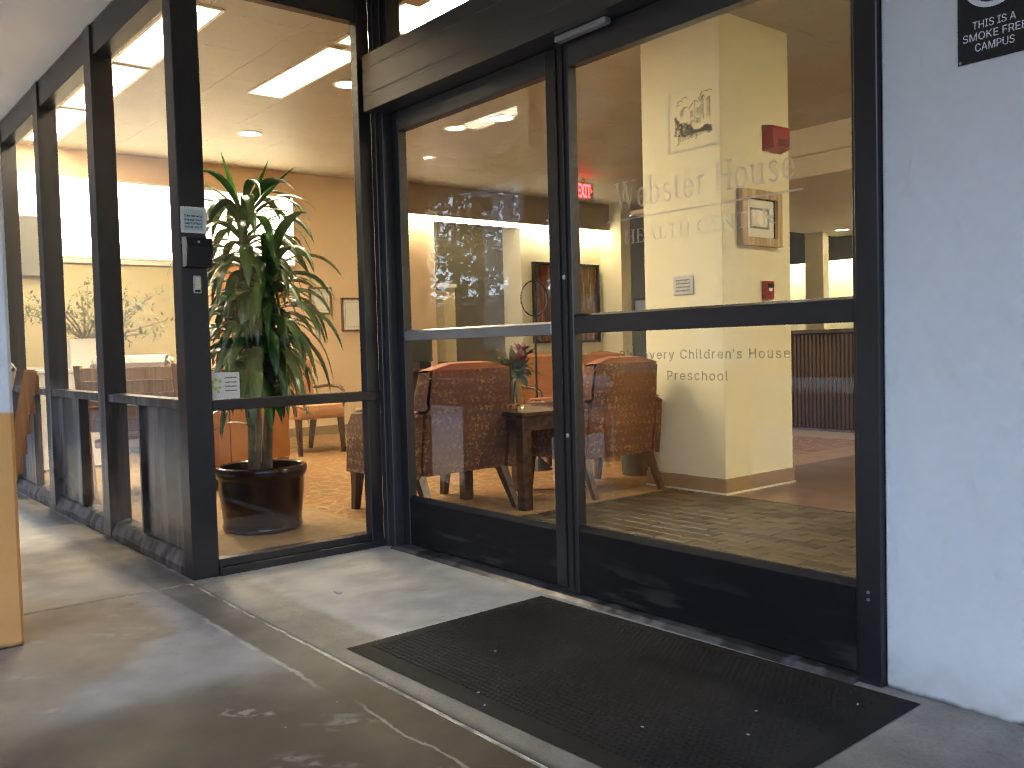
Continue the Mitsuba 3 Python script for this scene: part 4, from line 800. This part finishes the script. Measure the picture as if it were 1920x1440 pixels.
for az, el, L_, w, b in ((3.9, 1.30, .40, .085, .10), (.9, 1.15, .36, .085, .0), (3.6, .75, .34, .045, .9), (3.75, .5, .40, .045, 1.2), (.75, .85, .42, .055, .35)):
    add_leaf((tp[0], tp[1], tp[2] - .04), az, el, L_, w, b, mt='plant_leaf_2' if az > 3 and w > .06 or w < .05 else 'plant_leaf_1')
for az, z, L_ in ((4.0, .55, .24), (.8, .62, .30), (4.4, .78, .26), (.6, .86, .34), (1.6, .70, .25), (3.5, .90, .3), (5.2, .66, .26)):
    add_leaf((PX + .03 * math.cos(az), PY + .03 * math.sin(az), z), az, .5, L_, .045, 1.5, mt='plant_leaf_1')
for k in range(20):
    az = k * 2.399; add_leaf((PX + .045 * math.cos(az), PY + .045 * math.sin(az), rng.uniform(.62, .95)), az, rng.uniform(.1, .7), rng.uniform(.24, .40), rng.uniform(.036, .05), rng.uniform(1.6, 2.6), mt='plant_leaf_%d' % (k % 2))

# ---------------------------------------------------------------- across the street (seen mirrored in the glass)
def street_tree(x, y, h, label, seed):
    g = np.random.default_rng(seed); t = thing('street_tree', label, 'tree')
    part(t, 'trunk', tube([(x, y, -.1), (x + .1, y, h * .25), (x - .05, y + .1, h * .5), (x, y, h * .8)], [.2, .15, .11, .04], 8), 'tree_bark', smooth=60)
    L_ = []
    for k in range(64):
        c = np.array([x, y, h * .66]) + g.normal(0, 1, 3) * np.array([1.5, 1.5, h * .20])
        for q in range(46):
            p_ = c + g.normal(0, .30, 3); v = g.normal(0, 1, (2, 3)); a, b = v[0] / np.linalg.norm(v[0]) * .11, v[1] / np.linalg.norm(v[1]) * .075
            L_.append([p_ - a, p_ + b, p_ + a, p_ - b])
    V = np.array(L_).reshape(-1, 3); n = len(L_); F_ = np.concatenate([np.array([[0, 1, 2], [0, 2, 3]]) + 4 * i for i in range(n)])
    part(t, 'crown', trimesh.Trimesh(V, F_, process=False), 'tree_leaf', kind='stuff')
for i, (x, y, h, lb) in enumerate(((-12.5, -9.0, 6.6, 'broad street tree mirrored in the left door glass'), (-16.0, -15.5, 7.4, 'taller street tree on the far pavement, left of the others'), (-7.2, -15.8, 6.8, 'street tree on the far pavement near the parked car'), (-20.6, -14.4, 10.5, 'street tree farthest along the kerb'), (-25.4, -17.0, 9.0, 'street tree on the far pavement, left of the farthest one'), (-28.5, -20.5, 15.0, 'tallest street tree, behind the others'))): street_tree(x, y, h, lb, 40 + i)
fb = thing('far_building', 'two storey brown building across the street', 'building')
for xa, xb, ya, zt in ((-95, -52, -24, 17.0), (-51.99, -28.01, -29, 3.4), (-28, -13, -24, 17.0), (-12.99, 14, -24.2, 8.6)):
    part(fb, 'wall', bx(xa, xb, -34, ya, -.3, zt), 'far_wall_paint'); part(fb, 'roof', bx(xa - .002, xb + .002, -34.4, ya + .3, zt + .001, zt + .45), 'kerb_concrete')
for k in [k for k in range(-4, 17) if not 3 < k < 9]:
    for z in (.9, 4.9): part(fb, 'window', bx(-72 + k * 5, -69.3 + k * 5, -24.22 if k > 11 else -24.02, -24.15 if k > 11 else -23.95, z, z + 2.1), 'far_glass')
sb = thing('added_side_building', 'tall plain building added to hide the sky at the far left end of the walkway', 'building')  # occluder added to keep bright sky out of the window reflections
part(sb, 'wall', bx(-36, -26, -11, 6, -.3, 16.0), 'far_wall_paint'); part(sb, 'roof', bx(-36.3, -25.7, -11.3, 6.3, 16.001, 16.4), 'kerb_concrete')
for k in range(3):
    for z in (.9, 4.6): part(sb, 'window', bx(-26.05, -25.98, -9 + k * 4.6, -6.6 + k * 4.6, z, z + 2.1), 'far_glass')
eb = thing('end_building', 'plain building beyond the right end of the walkway', 'building')
part(eb, 'wall', bx(20, 30, -18, 4, -.3, 6.0), 'far_wall_paint'); part(eb, 'roof', bx(19.7, 30.3, -18.3, 4.3, 6.001, 6.4), 'kerb_concrete')
for k in range(4):
    for z in (.9, 3.7): part(eb, 'window', bx(19.96, 20.02, -14.6 + k * 4.6, -12.2 + k * 4.6, z, z + 1.7), 'far_glass')
cr = thing('parked_car', 'dark red car parked along the street', 'car')
def carbox(P, y0, y1): return hull([(x, y, z) for x, z in P for y in (y0, y1)])
CX_, CY_ = -13.2, -8.4
part(cr, 'body', mv(carbox([(-2.1, .25), (-2.15, .6), (-1.9, .78), (1.2, .86), (2.0, .72), (2.15, .5), (2.1, .25)], -.85, .85), CX_, CY_, -.14), 'car_paint')
part(cr, 'cabin', mv(hull([(x, y, .85) for x in (-1.55, 1.05) for y in (-.78, .78)] + [(x, y, 1.42) for x in (-.85, .35) for y in (-.58, .58)]), CX_, CY_, -.14), 'car_glass')
part(cr, 'roof', mv(hull([(x, y, 1.41) for x in (-.86, .36) for y in (-.59, .59)] + [(x, y, 1.46) for x in (-.7, .2) for y in (-.5, .5)]), CX_, CY_, -.14), 'car_paint')
for x in (-1.35, 1.35):
    for y in (-.84, .84):
        w = rot(trimesh.creation.cylinder(.32, .2, sections=28), 90, ax=(1, 0, 0)); k = part(cr, 'wheel', mv(w, CX_ + x, CY_ + y * .93, .18), 'tyre')
        part(k, 'rim', mv(rot(trimesh.creation.cylinder(.2, .21, sections=20), 90, ax=(1, 0, 0)), CX_ + x, CY_ + y * .93, .18), 'steel')
for y in (-.6, .6): part(cr, 'headlight', mv(bx(2.02, 2.13, y - .18, y + .18, .52, .66, .02), CX_, CY_, -.14), 'sign_white')
